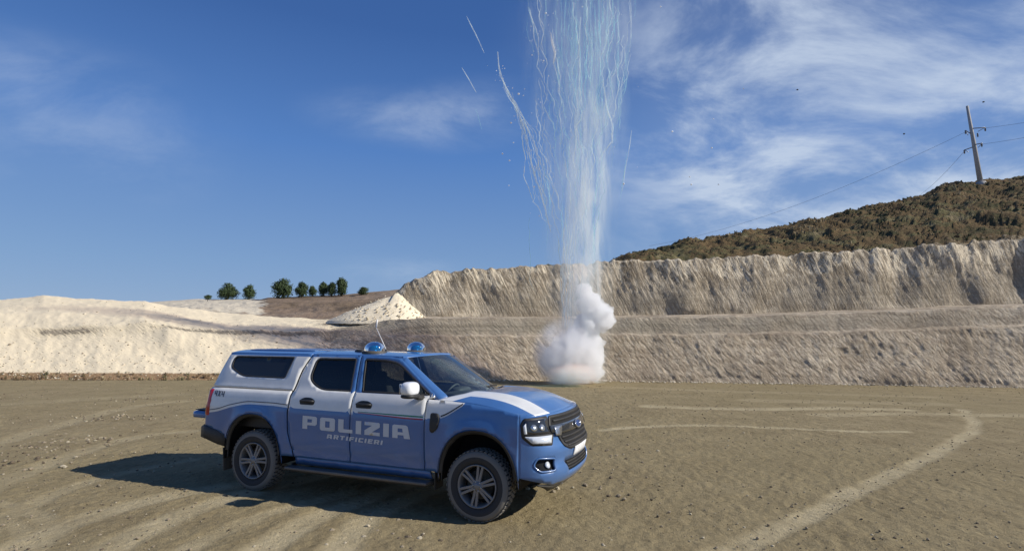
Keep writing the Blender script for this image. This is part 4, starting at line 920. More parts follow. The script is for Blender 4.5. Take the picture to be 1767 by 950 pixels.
body_geo = []
for sy in (-1, 1):
    out_ = (0, sy, 0)
    # front wing
    ol = [(-.665, .50), (-.52, .50)]+arch_line(0, .492, .615, .44)[1:]+[(.5, .44), (.5, 1.20)]
    ol = [(-.672, .50)]+[p for p in arch_line(0, .492, .615, .50)]+[(.50, .50)]+[(x, zf(x)) for x in np.linspace(.5, -.60, 14)]+[(-.672, 1.312)]
    wing = panel('front_wing', ol, smap(sy), BW, car, lines=[[q for q in STR if -.64 < q[0] < -.16]], matfn=livery, step=.045, outward=out_)
    vent = rpoly([(-.60, 1.165), (-.50, 1.165), (-.475, 1.10), (-.50, .99), (-.565, .935), (-.60, .96)], .03)
    panel('side_vent', vent, smap(sy, .012), M['black'], wing, step=.03, outward=out_, thick=.012)
    # tricolour: continues up the wing as a thin dark and white line
    for nm, lo_o, hi_o, mt in (('line_white', -.012, .002, M['letter']), ('line_dark', .006, .022, M['black'])):
        xs_ = np.linspace(-.47, -.20, 14); 
        panel('pinstripe', [(x+.0, stripe(x)+lo_o) for x in xs_]+[(x, stripe(x)+hi_o) for x in xs_[::-1]], smap(sy, .003), mt, wing, step=.06, thick=0, outward=out_)
    # doors
    fd = [(-.684, .50), (-.684, 1.318), (-.60, 1.335), (-.62, 1.375), (-1.10, 1.725), (-1.17, 1.775), (-1.36, 1.792), (-1.768, 1.795), (-1.722, 1.36), (-1.722, .50)]
    fo = panel('front_door', fd, smap(sy), BW, car, holes=[win_f], lines=[[q for q in STR if -1.70 < q[0] < -.70], [(-1.715, 1.345), (-.70, 1.345)]], matfn=livery, step=.05, outward=out_)
    rd = [(-1.736, .50), (-1.736, 1.36), (-1.782, 1.795), (-2.55, 1.792), (-2.635, 1.60), (-2.665, 1.42), (-2.70, 1.25), (-2.705, 1.05), (-2.69, .80), (-2.60, .50)]
    rr_ = panel('rear_door', rd, smap(sy), BW, car, holes=[win_r], lines=[[q for q in STR if -2.68 < q[0] < -1.75], [(-1.86, 1.79), (-1.86, 1.765)], [(-2.53, 1.768), (-1.87, 1.768)]], matfn=livery, step=.05, outward=out_)
    for door, w_, nm in ((fo, win_f, 0), (rr_, win_r, 1)):
        panel('window', grow(w_, .004), smap(sy, -.014), M['tint_glass'], door, step=.08, thick=0, outward=out_)
        loopstrip('window_seal', grow(w_, -.018), grow(w_, .004), smap(sy, .001), M['black'], door, .012, out_)
    for door, hx in ((fo, -1.545), (rr_, -2.42)):
        hp_ = rpoly([(hx-.115, 1.165), (hx+.115, 1.165), (hx+.12, 1.225), (hx+.05, 1.255), (hx-.05, 1.255), (hx-.12, 1.225)], .03)
        h_ = panel('handle_recess', hp_, smap(sy, .002), M['black'], door, step=.05, thick=0, outward=out_)
        P_ = [(hx-.11+.22*i/8, sy*(sw(hx, 1.21)+.006+.030*math.sin(math.pi*i/8)**.5), 1.212) for i in range(9)]
        hb = tube('handle', P_, [.012]+[.017]*7+[.012], M['black'], door, 8)
    if True:
        lettering('POLIZIA', -2.455, -.86, .868, .846, .162, .155, sy, M['letter'], fo)
        lettering('ARTIFICIERI', -2.07, -1.25, .772, .752, .052, .052, sy, M['letter'], fo, gap=.30, shear=.25, step=.1)
    for i, mt in enumerate((M['stripe_green'], M['letter'], M['stripe_red'])):
        xs_ = np.linspace(-1.62, -.70, 16); w0 = lambda x: (x+1.75)/1.05
        top = [(x, stripe(x)+.018-.014*i*min(1, w0(x)+.25)) for x in xs_]; bot = [(x, stripe(x)+.018-.014*(i+1)*min(1, w0(x)+.25)) for x in xs_]
        panel('pinstripe', top+bot[::-1], smap(sy, .003), mt, fo, step=.06, thick=0, outward=out_)
    # bed side
    bd = [(-2.64, .50), (-2.715, .80), (-2.732, 1.05), (-2.727, 1.322), (-4.15, 1.322), (-4.175, 1.27), (-4.19, .80), (-3.80, .72)]
    al = arch_line(-3.285, .485, .615, .50)
    bd = [(-4.19, .80), (-3.80, .70)]+[p for p in al if p[1] > .60 or p[0] > -3.2]+[(-2.625, .50), (-2.712, .80), (-2.730, 1.05), (-2.722, 1.322), (-4.15, 1.322), (-4.18, 1.26)]
    side_bed = panel('bed_side', bd, smap(sy), BW, car, lines=[[q for q in STR if -4.14 < q[0] < -2.74]], matfn=livery, step=.045, outward=out_)
    lettering('4X4', -4.05, -3.86, 1.205, 1.20, .075, .075, sy, M['grey_letter'], side_bed, name='decal')
    if True:
        xs_ = np.linspace(-4.1, -2.74, 30); panel('pinstripe', [(x, stripe(x)+.03) for x in xs_]+[(x, stripe(x)+.042) for x in xs_[::-1]], smap(sy, .003), M['grey_letter'], side_bed, step=.06, thick=0, outward=out_)
    # swage line on doors: thin shadow groove cover
    # wheel arch lip and liner
    for (cx, hw, hh) in ARCH:
        l1 = arch_line(cx, hw, hh, .50); l0 = arch_line(cx, hw-.03, hh-.03, .50)
        V_, F_ = [], []; ys = [0.012, -.03, -.10, -.45]
        for (xa, za) in l1:
            for k, dy in enumerate(ys): V_.append((xa if k < 2 else cx+(xa-cx)*1.02, sy*(sw(xa, max(za, .5))+dy if k < 2 else .93+dy), za))
        n = len(l1)
        for i in range(n-1):
            for k in range(3): F_.append((i*4+k, (i+1)*4+k, (i+1)*4+k+1, i*4+k+1))
        b_ = len(V_); V_ += [(xa, sy*.48, za) for xa, za in l1]; F_.append(tuple(range(b_, b_+n)))
        mk('wheel_arch_liner', V_, F_, M['dark'], parent=car)
        l2 = arch_line(cx, hw-.045, hh-.045, .50)
        panel('arch_lip_shade', l1+l2[::-1], lambda x, z, sy=sy: (x, sy*(sw(x, z)-.004 if False else max(.93, sw(x, max(z, .5))-.006)), z), M['black'], car, step=.05, thick=.03, outward=out_)  # black lip, widened inward to paint the shading inside the arch
    # A pillar strip & cant rail handled below
    # canopy side
    cs = rpoly([(-2.712, 1.332), (-4.155, 1.332), (-4.125, 1.42), (-4.02, 1.80), (-2.577, 1.80), (-2.662, 1.60), (-2.692, 1.42)], [.01, .02, .1, .03, .01, .02, .02])
    cnp = panel('canopy_side', cs, smap(sy, .008), BW, car, holes=[win_c], lines=[[(-4.01, 1.768), (-2.60, 1.768)]], matfn=lambda x, z: 0 if z > 1.768 else 1, step=.05, outward=out_)
    panel('window', grow(win_c, .004), smap(sy, -.002), M['dark_glass'], cnp, step=.08, thick=0, outward=out_)
    loopstrip('window_seal', grow(win_c, -.014), grow(win_c, .004), smap(sy, .010), M['black'], cnp, .012, out_)
    # mirror
    mr_ = empty('door_mirror'); mr_.parent = car
    V_, F_ = lathe_geo([(0, .001)], 8); 
    def shell(c_, s_, n=14, m_=10, ex=3.2, cut=None):
        V2, F2 = [], []
        for i in range(m_+1):
            a = -math.pi/2+math.pi*i/m_
            for j in range(n):
                t_ = 2*math.pi*j/n; cc = math.cos(a); q = [cc*math.cos(t_), cc*math.sin(t_), math.sin(a)]
                q = [math.copysign(abs(e)**(2/ex), e) for e in q]; V2.append(tuple(c_[k]+s_[k]*q[k] for k in range(3)))
        for i in range(m_):
            for j in range(n): F2.append((i*n+j, i*n+(j+1) % n, (i+1)*n+(j+1) % n, (i+1)*n+j))
        return V2, F2
    mc = (-.81 if sy < 0 else -.97, sy*1.065, 1.44 if sy < 0 else 1.415)
    mk('mirror_cap', *shell((mc[0], mc[1], mc[2]), (.088, .128, .084), 24, 14, 2.9), M['mirror_white'], parent=mr_)
    mk('mirror_base', *shell((mc[0]+.004, mc[1]-sy*.01, mc[2]-.080), (.088, .130, .030), 24, 10, 3), M['black'], parent=mr_)
    tube('mirror_arm', [(-.76, sy*.86, 1.33), (mc[0]+.04, sy*.95, 1.335), (mc[0]+.02, sy*1.02, 1.36)], [.035, .03, .03], M['black'], mr_, 8)
    box('mirror_glass', (mc[0]-.082, mc[1], mc[2]), (.008, .19, .12), M['chrome'], mr_, .003)
    # side step
    st = empty('side_step'); st.parent = car
    box('tread_board', (-1.62, sy*.955, .375), (2.06, .13, .035), M['step'], st, .012)
    tube('step_rail', [(-2.68, sy*.80, .37), (-2.62, sy*.93, .355), (-.64, sy*.93, .355), (-.57, sy*.80, .37)], .036, M['black'], st, 10)
    # sill below the doors
    panel('sill', [(-2.60, .40), (-.60, .40), (-.62, .496), (-2.60, .496)], lambda x, z, sy=sy: (x, sy*(.86+.3*(z-.4)), z), M['blue'], car, step=.1, thick=.03, outward=out_)
    sm_ = [(-2.60, .49), (-2.695, .80), (-2.712, 1.05), (-2.706, 1.25), (-2.69, 1.32)]  # dark strips behind the cab seams, standing in for the shade in the gap
    panel('seam_shade', [(x-.03, z) for x, z in sm_]+[(x+.03, z) for x, z in sm_[::-1]], smap(sy, -.012), M['dark'], car, step=.1, thick=.01, outward=out_)
    sm_ = [(-2.675, 1.335), (-2.655, 1.42), (-2.625, 1.60), (-2.56, 1.79)]
    panel('seam_shade', [(x-.03, z) for x, z in sm_]+[(x+.03, z) for x, z in sm_[::-1]], smap(sy, -.012), M['dark'], car, step=.1, thick=.01, outward=out_)
    # tail lamp
    tl = empty('tail_lamp'); tl.parent = car
    V_, F_ = [], []
    pr = [(-4.10, .003), (-4.135, .018), (-4.17, .012), (-4.205, -.03), (-4.215, -.14)]
    zs_ = [.935, .955, 1.05, 1.15, 1.25, 1.285, 1.295]
    for k, z_ in enumerate(zs_):
        sh = .0 if 0 < k < 6 else .012
        for (x_, dy) in pr: V_.append((x_+sh*.6+.035*(z_-.93), sy*(sw(-4.13, z_)+dy-sh), z_))
    for k in range(len(zs_)-1):
        for j in range(4): F_.append((k*5+j, k*5+j+1, (k+1)*5+j+1, (k+1)*5+j))
    F_.append(tuple(range(5))); F_.append(tuple(range(30, 35)))
    mk('lamp_glass', V_, F_, M['red'], parent=tl)
    box('lamp_divider', (-4.165, sy*.905, 1.06), (.06, .035, .02), M['lens'], tl, .004)
    # bumper corner
    V_, F_ = [], []
    ring = [(-3.79, .90), (-3.95, .925), (-4.15, .92), (-4.26, .88), (-4.30, .70), (-4.31, .3), (-4.31, 0)]
    zb_ = {.0: (.55, .80)}
    for (x_, y_) in ring:
        zlo = .535 if x_ > -3.8 else (.57 if x_ > -4.0 else .62); zhi = .70 if x_ > -3.8 else (.76 if x_ > -4. else .79)
        for z_, ins in ((zlo, .05), (zlo+.02, .0), (zhi-.03, .0), (zhi, .03)): V_.append((x_+(ins if x_ < -4.2 else 0), sy*(y_-(ins if y_ > .8 else 0)), z_))
    for i in range(len(ring)-1):
        for j in range(3): F_.append((i*4+j, (i+1)*4+j, (i+1)*4+j+1, i*4+j+1))
        F_.append((i*4+3, (i+1)*4+3, (i+1)*4+3, i*4+3)[:3])
    ob = mk('rear_bumper', V_, [f for f in F_ if len(set(f)) == len(f)], M['black'], parent=car); solidify(ob, .05, 0)
    # mud flaps
    box('mud_flap', (-3.80, sy*.80, .37), (.015, .24, .30), M['black'], car, .004, rot=(0, R(-6), 0))
    box('mud_flap', (-.545, sy*.80, .40), (.012, .20, .22), M['black'], car, .004)

# ---- front fascia, mapped on a plan curve
tq = [0, .2, .4, .6, .75, .88, 1.0]; PX = [.955, .948, .922, .862, .785, .665, .50]; PY = [0, .215, .43, .64, .775, .875, .925]
FZ = [.30, .36, .45, .53, .60, .68, .80, .90, 1.0, 1.10, 1.18, 1.26]; FX = [-.22, -.13, -.03, .010, .012, -.018, .006, -.035, -.055, -.095, -.135, -.20]
_tt = np.linspace(0, 1, 200); _px = hermite(tq, PX, _tt); _py = hermite(tq, PY, _tt); _fz = np.linspace(.3, 1.26, 200); _fx = hermite(FZ, FX, _fz)
QM = 1.10
def fmap(off=0.0):
    def f(q, z):
        t_ = min(1, abs(q)/QM); sg = 1 if q >= 0 else -1; x = float(np.interp(t_, _tt, _px)); y = float(np.interp(t_, _tt, _py))
        e = .01; dx = float(np.interp(min(1, t_+e), _tt, _px)-np.interp(max(0, t_-e), _tt, _px)); dy = float(np.interp(min(1, t_+e), _tt, _py)-np.interp(max(0, t_-e), _tt, _py)); L_ = math.hypot(dx, dy); nx, ny = dy/L_, -dx/L_
        b_ = t_**5; x += float(np.interp(z, _fz, _fx))*(1-b_)
        w = sw(.5, z)/.925; y *= 1*(1-t_**3)+w*t_**3
        return (x+nx*off, sg*(y+ny*off), z)
    return f
def ztop(q): t_ = min(1, abs(q)/QM); return 1.20-.035*t_**3+(zf(.5)-1.165)*t_**10
qs = np.linspace(-QM, QM, 41)
fogs = {s: rpoly([(s*.70, .715), (s*.93, .735), (s*.965, .66), (s*.91, .60), (s*.72, .60)], .025) for s in (-1, 1)}
intake = rpoly([(-.52, .665), (.52, .665), (.44, .545), (-.44, .545)], .03)
grille_o = rpoly([(-.66, 1.165), (.66, 1.165), (.72, 1.05), (.60, .98), (.52, .84), (.38, .795), (-.38, .795), (-.52, .84), (-.60, .98), (-.72, 1.05)], .03)
lamps = {s: rpoly([(s*.695, 1.168), (s*1.035, 1.155), (s*1.075, 1.10), (s*1.06, .96), (s*.985, .885), (s*.735, .875), (s*.675, .99), (s*.735, 1.06)], .02) for s in (-1, 1)}
low = [(q, .43 if abs(q) < .7 else .43+(abs(q)-.7)*.25) for q in np.linspace(-QM, QM, 31)]
fas = panel('front_bumper', [(q, ztop(q)) for q in qs[::-1]]+low, fmap(), M['blue'], car, holes=[fogs[1], fogs[-1], intake], step=.045, outward=(1, 0, 0), thick=.02)
skid = panel('skid_plate', [(-.95, .455), (-.62, .335), (.62, .335), (.95, .455), (.70, .425), (-.70, .425)], fmap(-.004), M['black'], car, step=.06, outward=(1, 0, 0))
gr_ = empty('grille'); gr_.parent = car
panel('grille_back', grille_o, fmap(.004), M['dark'], gr_, step=.05, outward=(1, 0, 0), thick=.004)
panel('grille_frame', grow(grille_o, .012), fmap(.012), M['black'], gr_, holes=[grow(grille_o, -.022)], step=.05, outward=(1, 0, 0), thick=.016)
for z_ in (1.115, .925, .875, .835):
    hw_ = .62 if z_ > 1 else (.53 if z_ > .9 else (.50 if z_ > .85 else .46))
    panel('grille_bar', [(-hw_, z_-.010), (hw_, z_-.010), (hw_, z_+.010), (-hw_, z_+.010)], fmap(.016), M['black'], gr_, step=.06, outward=(1, 0, 0), thick=.014)
bar_poly = [(-.72, 1.075), (-.72, 1.00), (-.5, .975), (.5, .975), (.72, 1.00), (.72, 1.075)]
panel('grille_crossbar', rpoly(bar_poly, .01), fmap(.022), M['lamp_dark'], gr_, step=.05, outward=(1, 0, 0), thick=.02)
for s in (-1, 1): panel('grille_insert', rpoly([(s*.50, 1.06), (s*.66, 1.06), (s*.66, .965), (s*.56, .955)], .012), fmap(.030), M['chrome'], gr_, step=.05, outward=(1, 0, 0), thick=.01)
el = lambda a, b_, n=26: [(a*math.cos(2*math.pi*i/n), 1.025+b_*math.sin(2*math.pi*i/n)) for i in range(n)]
panel('badge', el(.115, .047), fmap(.040), M['badge'], gr_, step=.05, outward=(1, 0, 0), thick=.02)
panel('badge_rim', el(.122, .053), fmap(.044), M['chrome'], gr_, holes=[el(.106, .039)], step=.05, outward=(1, 0, 0), thick=.02)
for s in (-1, 1):
    hl = empty('headlight'); hl.parent = car
    lp = lamps[s]
    panel('lamp_housing', grow(lp, .010), fmap(.003), M['black'], hl, step=.05, outward=(1, 0, 0), thick=.01)
    up = rpoly([(s*.725, 1.155), (s*1.025, 1.142), (s*1.06, 1.09), (s*1.05, .995), (s*.71, .995), (s*.755, 1.06)], .012)
    panel('lamp_glass', up, fmap(.010), M['lamp_dark'], hl, step=.05, outward=(1, 0, 0), thick=.006)
    panel('running_light', rpoly([(s*.71, .975), (s*1.045, .972), (s*.975, .898), (s*.745, .89)], .012), fmap(.012), M['lens'], hl, step=.05, outward=(1, 0, 0), thick=.008)
    panel('running_light', rpoly([(s*1.02, 1.115), (s*1.05, 1.08), (s*1.045, 1.0), (s*1.018, 1.0)], .006), fmap(.014), M['lens'], hl, step=.05, outward=(1, 0, 0), thick=.006)
    for qc in (.84, .94):
        cc = fmap(.012)(s*qc, 1.065); v_ = Vector(fmap(.04)(s*qc, 1.065))-Vector(cc)
        ring = [(qc+.036*math.cos(2*math.pi*i/18), 1.065+.036*math.sin(2*math.pi*i/18)) for i in range(18)]
        panel('projector', [(s*a, b_) for a, b_ in ring], fmap(.016), M['reflector'], hl, step=.05, outward=(1, 0, 0), thick=.008)
    fg = empty('fog_lamp'); fg.parent = car
    panel('fog_pocket', grow(fogs[s], .012), fmap(-.035), M['dark'], fg, step=.05, outward=(1, 0, 0), thick=.01)
    panel('fog_frame', grow(fogs[s], .014), fmap(.006), M['blue'], fg, holes=[grow(fogs[s], -.004)], step=.05, outward=(1, 0, 0), thick=.03)
    panel('fog_glass', [(s*(.80+.034*math.cos(2*math.pi*i/18)), .66+.034*math.sin(2*math.pi*i/18)) for i in range(18)], fmap(-.018), M['lens'], fg, step=.05, outward=(1, 0, 0), thick=.01)
panel('lower_intake', grow(intake, .012), fmap(-.03), M['dark'], car, step=.05, outward=(1, 0, 0), thick=.01)
for z_ in (.575, .61, .64): panel('intake_bar', [(-.45, z_-.006), (.45, z_-.006), (.45, z_+.006), (-.45, z_+.006)], fmap(-.012), M['black'], car, step=.08, outward=(1, 0, 0), thick=.01)
panel('number_plate', rpoly([(-.27, .685), (.27, .685), (.27, .79), (-.27, .79)], .008), fmap(.016), M['plate'], car, step=.06, outward=(1, 0, 0), thick=.012)
box('tow_hook', (.80, .42, .40), (.10, .03, .03), M['chrome'], car, .006); box('tow_hook', (.80, -.42, .40), (.10, .03, .03), M['chrome'], car, .006)

# ---- bonnet
nT, nP = 61, 26
tt_ = np.linspace(-1, 1, nT); ppv = np.linspace(0, 1, nP); V_ = []
for p_ in ppv:
    for t_ in tt_:
        xr = -.16-.40*abs(t_)**2.2; q = t_*QM; f0 = fmap(-.004)(q, ztop(q)+.002)
        xside = -.56+(.5+.56)*p_; x = xr+(f0[0]-xr)*p_
        e_ = sw(xside, zf(xside)); y = t_*(e_*(1-p_**6)+abs(f0[1]/(t_ if abs(t_) > .02 else 1))*p_**6) if abs(t_) > .02 else 0
        if abs(t_) > .02: y = math.copysign(abs(t_)*e_*(1-p_**5)+abs(f0[1])*p_**5, t_)
        bul = .078*(1-abs(t_)**4)*(1-p_**3)+.0*p_
        zb = zf(xside)*(1-p_**7)+(f0[2])*p_**7
        cr = -.014*math.exp(-((abs(t_)-.70)/.05)**2)*math.sin(math.pi*min(1, p_*1.05)) + .014*math.exp(-((abs(t_)-.55)/.10)**2)*(1-p_)
        z = zb+bul+.016*math.sin(math.pi*p_)*(1-abs(t_)**4)+cr
        V_.append((x, y, z))
F_, fm_ = [], []
for i in range(nP-1):
    for j in range(nT-1):
        F_.append((i*nT+j, i*nT+j+1, (i+1)*nT+j+1, (i+1)*nT+j)); a = abs((tt_[j]+tt_[j+1])/2); p_ = (ppv[i]+ppv[i+1])/2
        fm_.append(1 if (.52+.10*p_*0 < a < .80) or (a > .80 and p_ < .22) else 0)
hood = mk('bonnet', V_, F_, [M['blue'], M['white']], fm_, parent=car)
# flip if needed
n0 = hood.data.polygons[len(F_)//2].normal
if n0.z < 0: hood.data.flip_normals()
solidify(hood, .012)

# ---- windscreen, pillars, roofs
def apil(t_): return (-.50+t_*(-1.165+.50), 1.325+t_*(1.785-1.325))    # side edge of the screen
nI, nJ = 14, 25; Vg = []; Vp = []
def scr(t_, s_):   # s -1..1 across
    x0_, z0_ = apil(t_); y0_ = sw(x0_, z0_)-.03; return (x0_+(.30-.15*t_)*(1-abs(s_)**2.2), y0_*s_, z0_+.030*(1-s_*s_)*t_+.0)
Vg = [scr(i/(nI-1), s_*.93) for i in range(nI) for s_ in np.linspace(-1, 1, nJ)]
Fg = [(i*nJ+j, i*nJ+j+1, (i+1)*nJ+j+1, (i+1)*nJ+j) for i in range(nI-1) for j in range(nJ-1)]
ws = mk('windscreen', Vg, Fg, M['screen_glass'], parent=car)
for sy in (-1, 1):
    V_ = []
    sv = [.925, .945, .975, 1.0]
    for i in range(nI+1):
        t_ = i/nI*1.02
        for k, s_ in enumerate(sv):
            q = scr(t_, s_); V_.append((q[0], sy*q[1], q[2]+(.006 if k in (1, 2) else 0)))
        x0_, z0_ = apil(t_); V_.append((x0_-.035, sy*(sw(x0_-.03, z0_)), z0_-.005)); V_.append((x0_-.085, sy*(sw(x0_-.06, z0_-.0)-.003), z0_-.03))
    F_ = [(i*6+j, i*6+j+1, (i+1)*6+j+1, (i+1)*6+j) for i in range(nI) for j in range(5)]
    ob = mk('a_pillar', V_, F_, M['blue'], parent=car); solidify(ob, .02, -1 if sy > 0 else 1)
    tube('wiper', [(-.30, sy*.10+.25, 1.40), (-.46, sy*.1+.02, 1.415), (-.62, sy*.1-.30, 1.50)], .009, M['black'], ws, 6)
# scuttle below the screen
V_ = []; 
for s_ in np.linspace(-1, 1, 31):
    a = scr(0, s_*.97); V_.append((a[0]-.03, a[1], a[2]+.01)); xr = -.16-.40*abs(s_)**2.2; V_.append((xr+.04, s_*.86, zf(-.5)+.065*(1-s_**4)))
mk('scuttle', V_, [(2*i, 2*i+1, 2*i+3, 2*i+2) for i in range(30)], M['black'], parent=car)
# cab roof
def roofmesh(name, xa, xb, zedge, crown, yin, mats, parent, fr=None, n=22, m=27, drop=0.0):
    V2 = []
    for i in range(n):
        x = xa+(xb-xa)*i/(n-1)
        for j in range(m):
            s_ = -1+2*j/(m-1); xx_ = x
            if fr: xx_ = x+fr*(1-abs(s_)**2.2)*(1-i/(n-1))**2
            e = (i/(n-1)); z_ = zedge+crown*(1-abs(s_)**3.2)*(1-drop*(1-e)**3)
            V2.append((xx_, yin*s_, z_))
    F2 = [(i*m+j, i*m+j+1, (i+1)*m+j+1, (i+1)*m+j) for i in range(n-1) for j in range(m-1)]
    ob = mk(name, V2, F2, mats, parent=parent)
    if ob.data.polygons[0].normal.z < 0: ob.data.flip_normals()
    return ob
zr = 1.797
rf = roofmesh('cab_roof', -1.185, -2.568, zr, .052, sw(-1.8, zr), M['blue'], car, fr=.15, drop=.45); solidify(rf, .015)
V_ = [] 
# header over the screen
for s_ in np.linspace(-1, 1, 25):
    a = scr(.985, s_); b_ = (-1.185+.15*(1-abs(s_)**2.2), sw(-1.8, zr)*s_, zr+.052*.55*(1-abs(s_)**3.2)); V_ += [a, ((a[0]+b_[0])/2, (a[1]+b_[1])/2, max(a[2], b_[2])+.001), (b_[0]-.01, b_[1], b_[2]+.001)]
mk('header_rail', V_, [(3*i+k, 3*i+3+k, 3*i+4+k, 3*i+1+k) for i in range(24) for k in range(2)], M['blue'], parent=car)
# cant rails between doors and roof
for sy in (-1, 1):
    V_ = []; xs_ = np.linspace(-1.12, -2.57, 14)
    for x in xs_:
        dz = max(0, (x+1.36)/.24)*.05; V_ += [(x, sy*(sw(x, 1.78-dz)-.006), 1.775-dz), (x, sy*sw(x, 1.80-dz), 1.800-dz), (x, sy*(sw(x, zr+.01)-.01), zr+.012-dz*.6)]
    mk('cant_rail', V_, [(3*i+k, 3*i+3+k, 3*i+4+k, 3*i+1+k) for i in range(13) for k in range(2)], M['blue'], parent=car)
cr_ = roofmesh('canopy_roof', -2.59, -4.03, 1.798, .050, sw(-3, 1.79)+.006, M['blue'], car); solidify(cr_, .02)
for k in range(5):
    y_ = -.46+.23*k
    V_, F_ = shell((-3.31, y_, 1.836), (.62, .03, .014), 12, 8, 4); mk('roof_rib', V_, F_, M['blue'], parent=cr_)
# canopy front and back faces, bed inside
zz_ = [1.33, 1.45, 1.6, 1.7, 1.80]
def bulk(name, xs_b, mat, z0_, z1_, parent=car, holes=(), lean=0.0, ins=.02):
    zs2 = np.linspace(z0_, z1_, 10); ol_ = [(-(sw(-2.3, z)-ins), z) for z in zs2]+[((sw(-2.3, z)-ins), z) for z in zs2[::-1]]
    return panel(name, ol_, lambda y, z: (xs_b+lean*(z-z0_), y, z), mat, parent, holes=holes, step=.12, thick=.015, outward=(-1, 0, 0))
bulk('canopy_front', -2.60, M['dark'], 1.34, 1.79, ins=.04); 
rw = rpoly([(-.60, 1.42), (.60, 1.42), (.52, 1.74), (-.52, 1.74)], .06)
rg = bulk('canopy_rear', -4.15, M['white'], 1.335, 1.80, holes=[rw], lean=.28, ins=.01)
panel('rear_window', grow(rw, .01), lambda y, z: (-4.147+.28*(z-1.335), y, z), M['dark_glass'], rg, step=.1, thick=.005, outward=(-1, 0, 0))
bulk('cab_back', -2.57, M['dark'], .50, 1.79, ins=.04)
panel('cab_back_window', rpoly([(-.55, 1.40), (.55, 1.40), (.5, 1.72), (-.5, 1.72)], .05), lambda y, z: (-2.592, y, z), M['dark_glass'], car, step=.15, thick=.004, outward=(-1, 0, 0))
# bed tub
V_ = [(-2.74, -.78, .80), (-4.19, -.78, .80), (-4.19, .78, .80), (-2.74, .78, .80), (-2.74, -.78, 1.31), (-4.17, -.78, 1.31), (-4.17, .78, 1.31), (-2.74, .78, 1.31)]
ob = mk('bed_tub', V_, [(0, 1, 2, 3), (0, 1, 5, 4), (3, 2, 6, 7), (0, 3, 7, 4)], M['black'], parent=car, smooth=False); solidify(ob, .02)
# lowered tailgate
tg = empty('tailgate'); tg.parent = car
V_, F_ = shell((-4.45, 0, .90), (.27, .76, .058), 40, 12, 6)
mk('tailgate_panel', V_, F_, M['blue'], parent=tg)
box('tailgate_liner', (-4.43, 0, .962), (.44, 1.40, .012), M['black'], tg, .005)
for sy in (-1, 1): tube('tailgate_strap', [(-4.20, sy*.74, 1.12), (-4.42, sy*.745, .955)], .008, M['black'], tg, 6)
tube('tailgate_latch', [(-4.19, -.80, 1.0), (-4.24, -.80, 1.03), (-4.27, -.79, 1.005)], .012, M['black'], tg, 6)
# roof equipment
def beacon(x, y, zb_):
    b_ = empty('beacon', (x, y, zb_)); b_.parent = car
    mk('beacon_base', *lathe_geo([(-.03, .001), (-.03, .165), (.012, .165), (.022, .138), (.022, .001)], 30, 'z'), M['black'], parent=b_)
    mk('beacon_dome', *lathe_geo([(.020, .136)]+[(.020+.02+.105*math.sin(a), .136*math.cos(a)) for a in np.linspace(0, math.pi/2*.985, 9)], 30, 'z'), M['beacon_glass'], parent=b_)
    mk('beacon_reflector', *lathe_geo([(.022, .045), (.04, .03), (.07, .065), (.10, .04), (.11, .001)], 16, 'z'), M['reflector'], parent=b_)
beacon(-1.77, -.42, 1.833); beacon(-1.64, .44, 1.833)
V_, F_ = shell((-2.06, -.36, 1.846), (.07, .035, .022), 14, 8, 2.4); mk('roof_aerial_base', V_, F_, M['black'], parent=car)
an = empty('whip_aerial', (-1.86, 0, 1.845)); an.parent = car
M['aerial'] = simple('pale_aerial', (.75, .73, .70), .4)
tube('aerial_rod', [(0, 0, 0), (-.09, 0, .16), (-.19, 0, .33)], [.008, .0055, .005], M['aerial'], an, 6)
tube('aerial_tip', [(-.19, 0, .33), (-.175, 0, .45)], [.012, .010], M['aerial'], an, 8)
mk('aerial_foot', *lathe_geo([(-.02, .035), (.0, .035), (.02, .02), (.03, .001)], 14, 'z'), M['black'], parent=an)

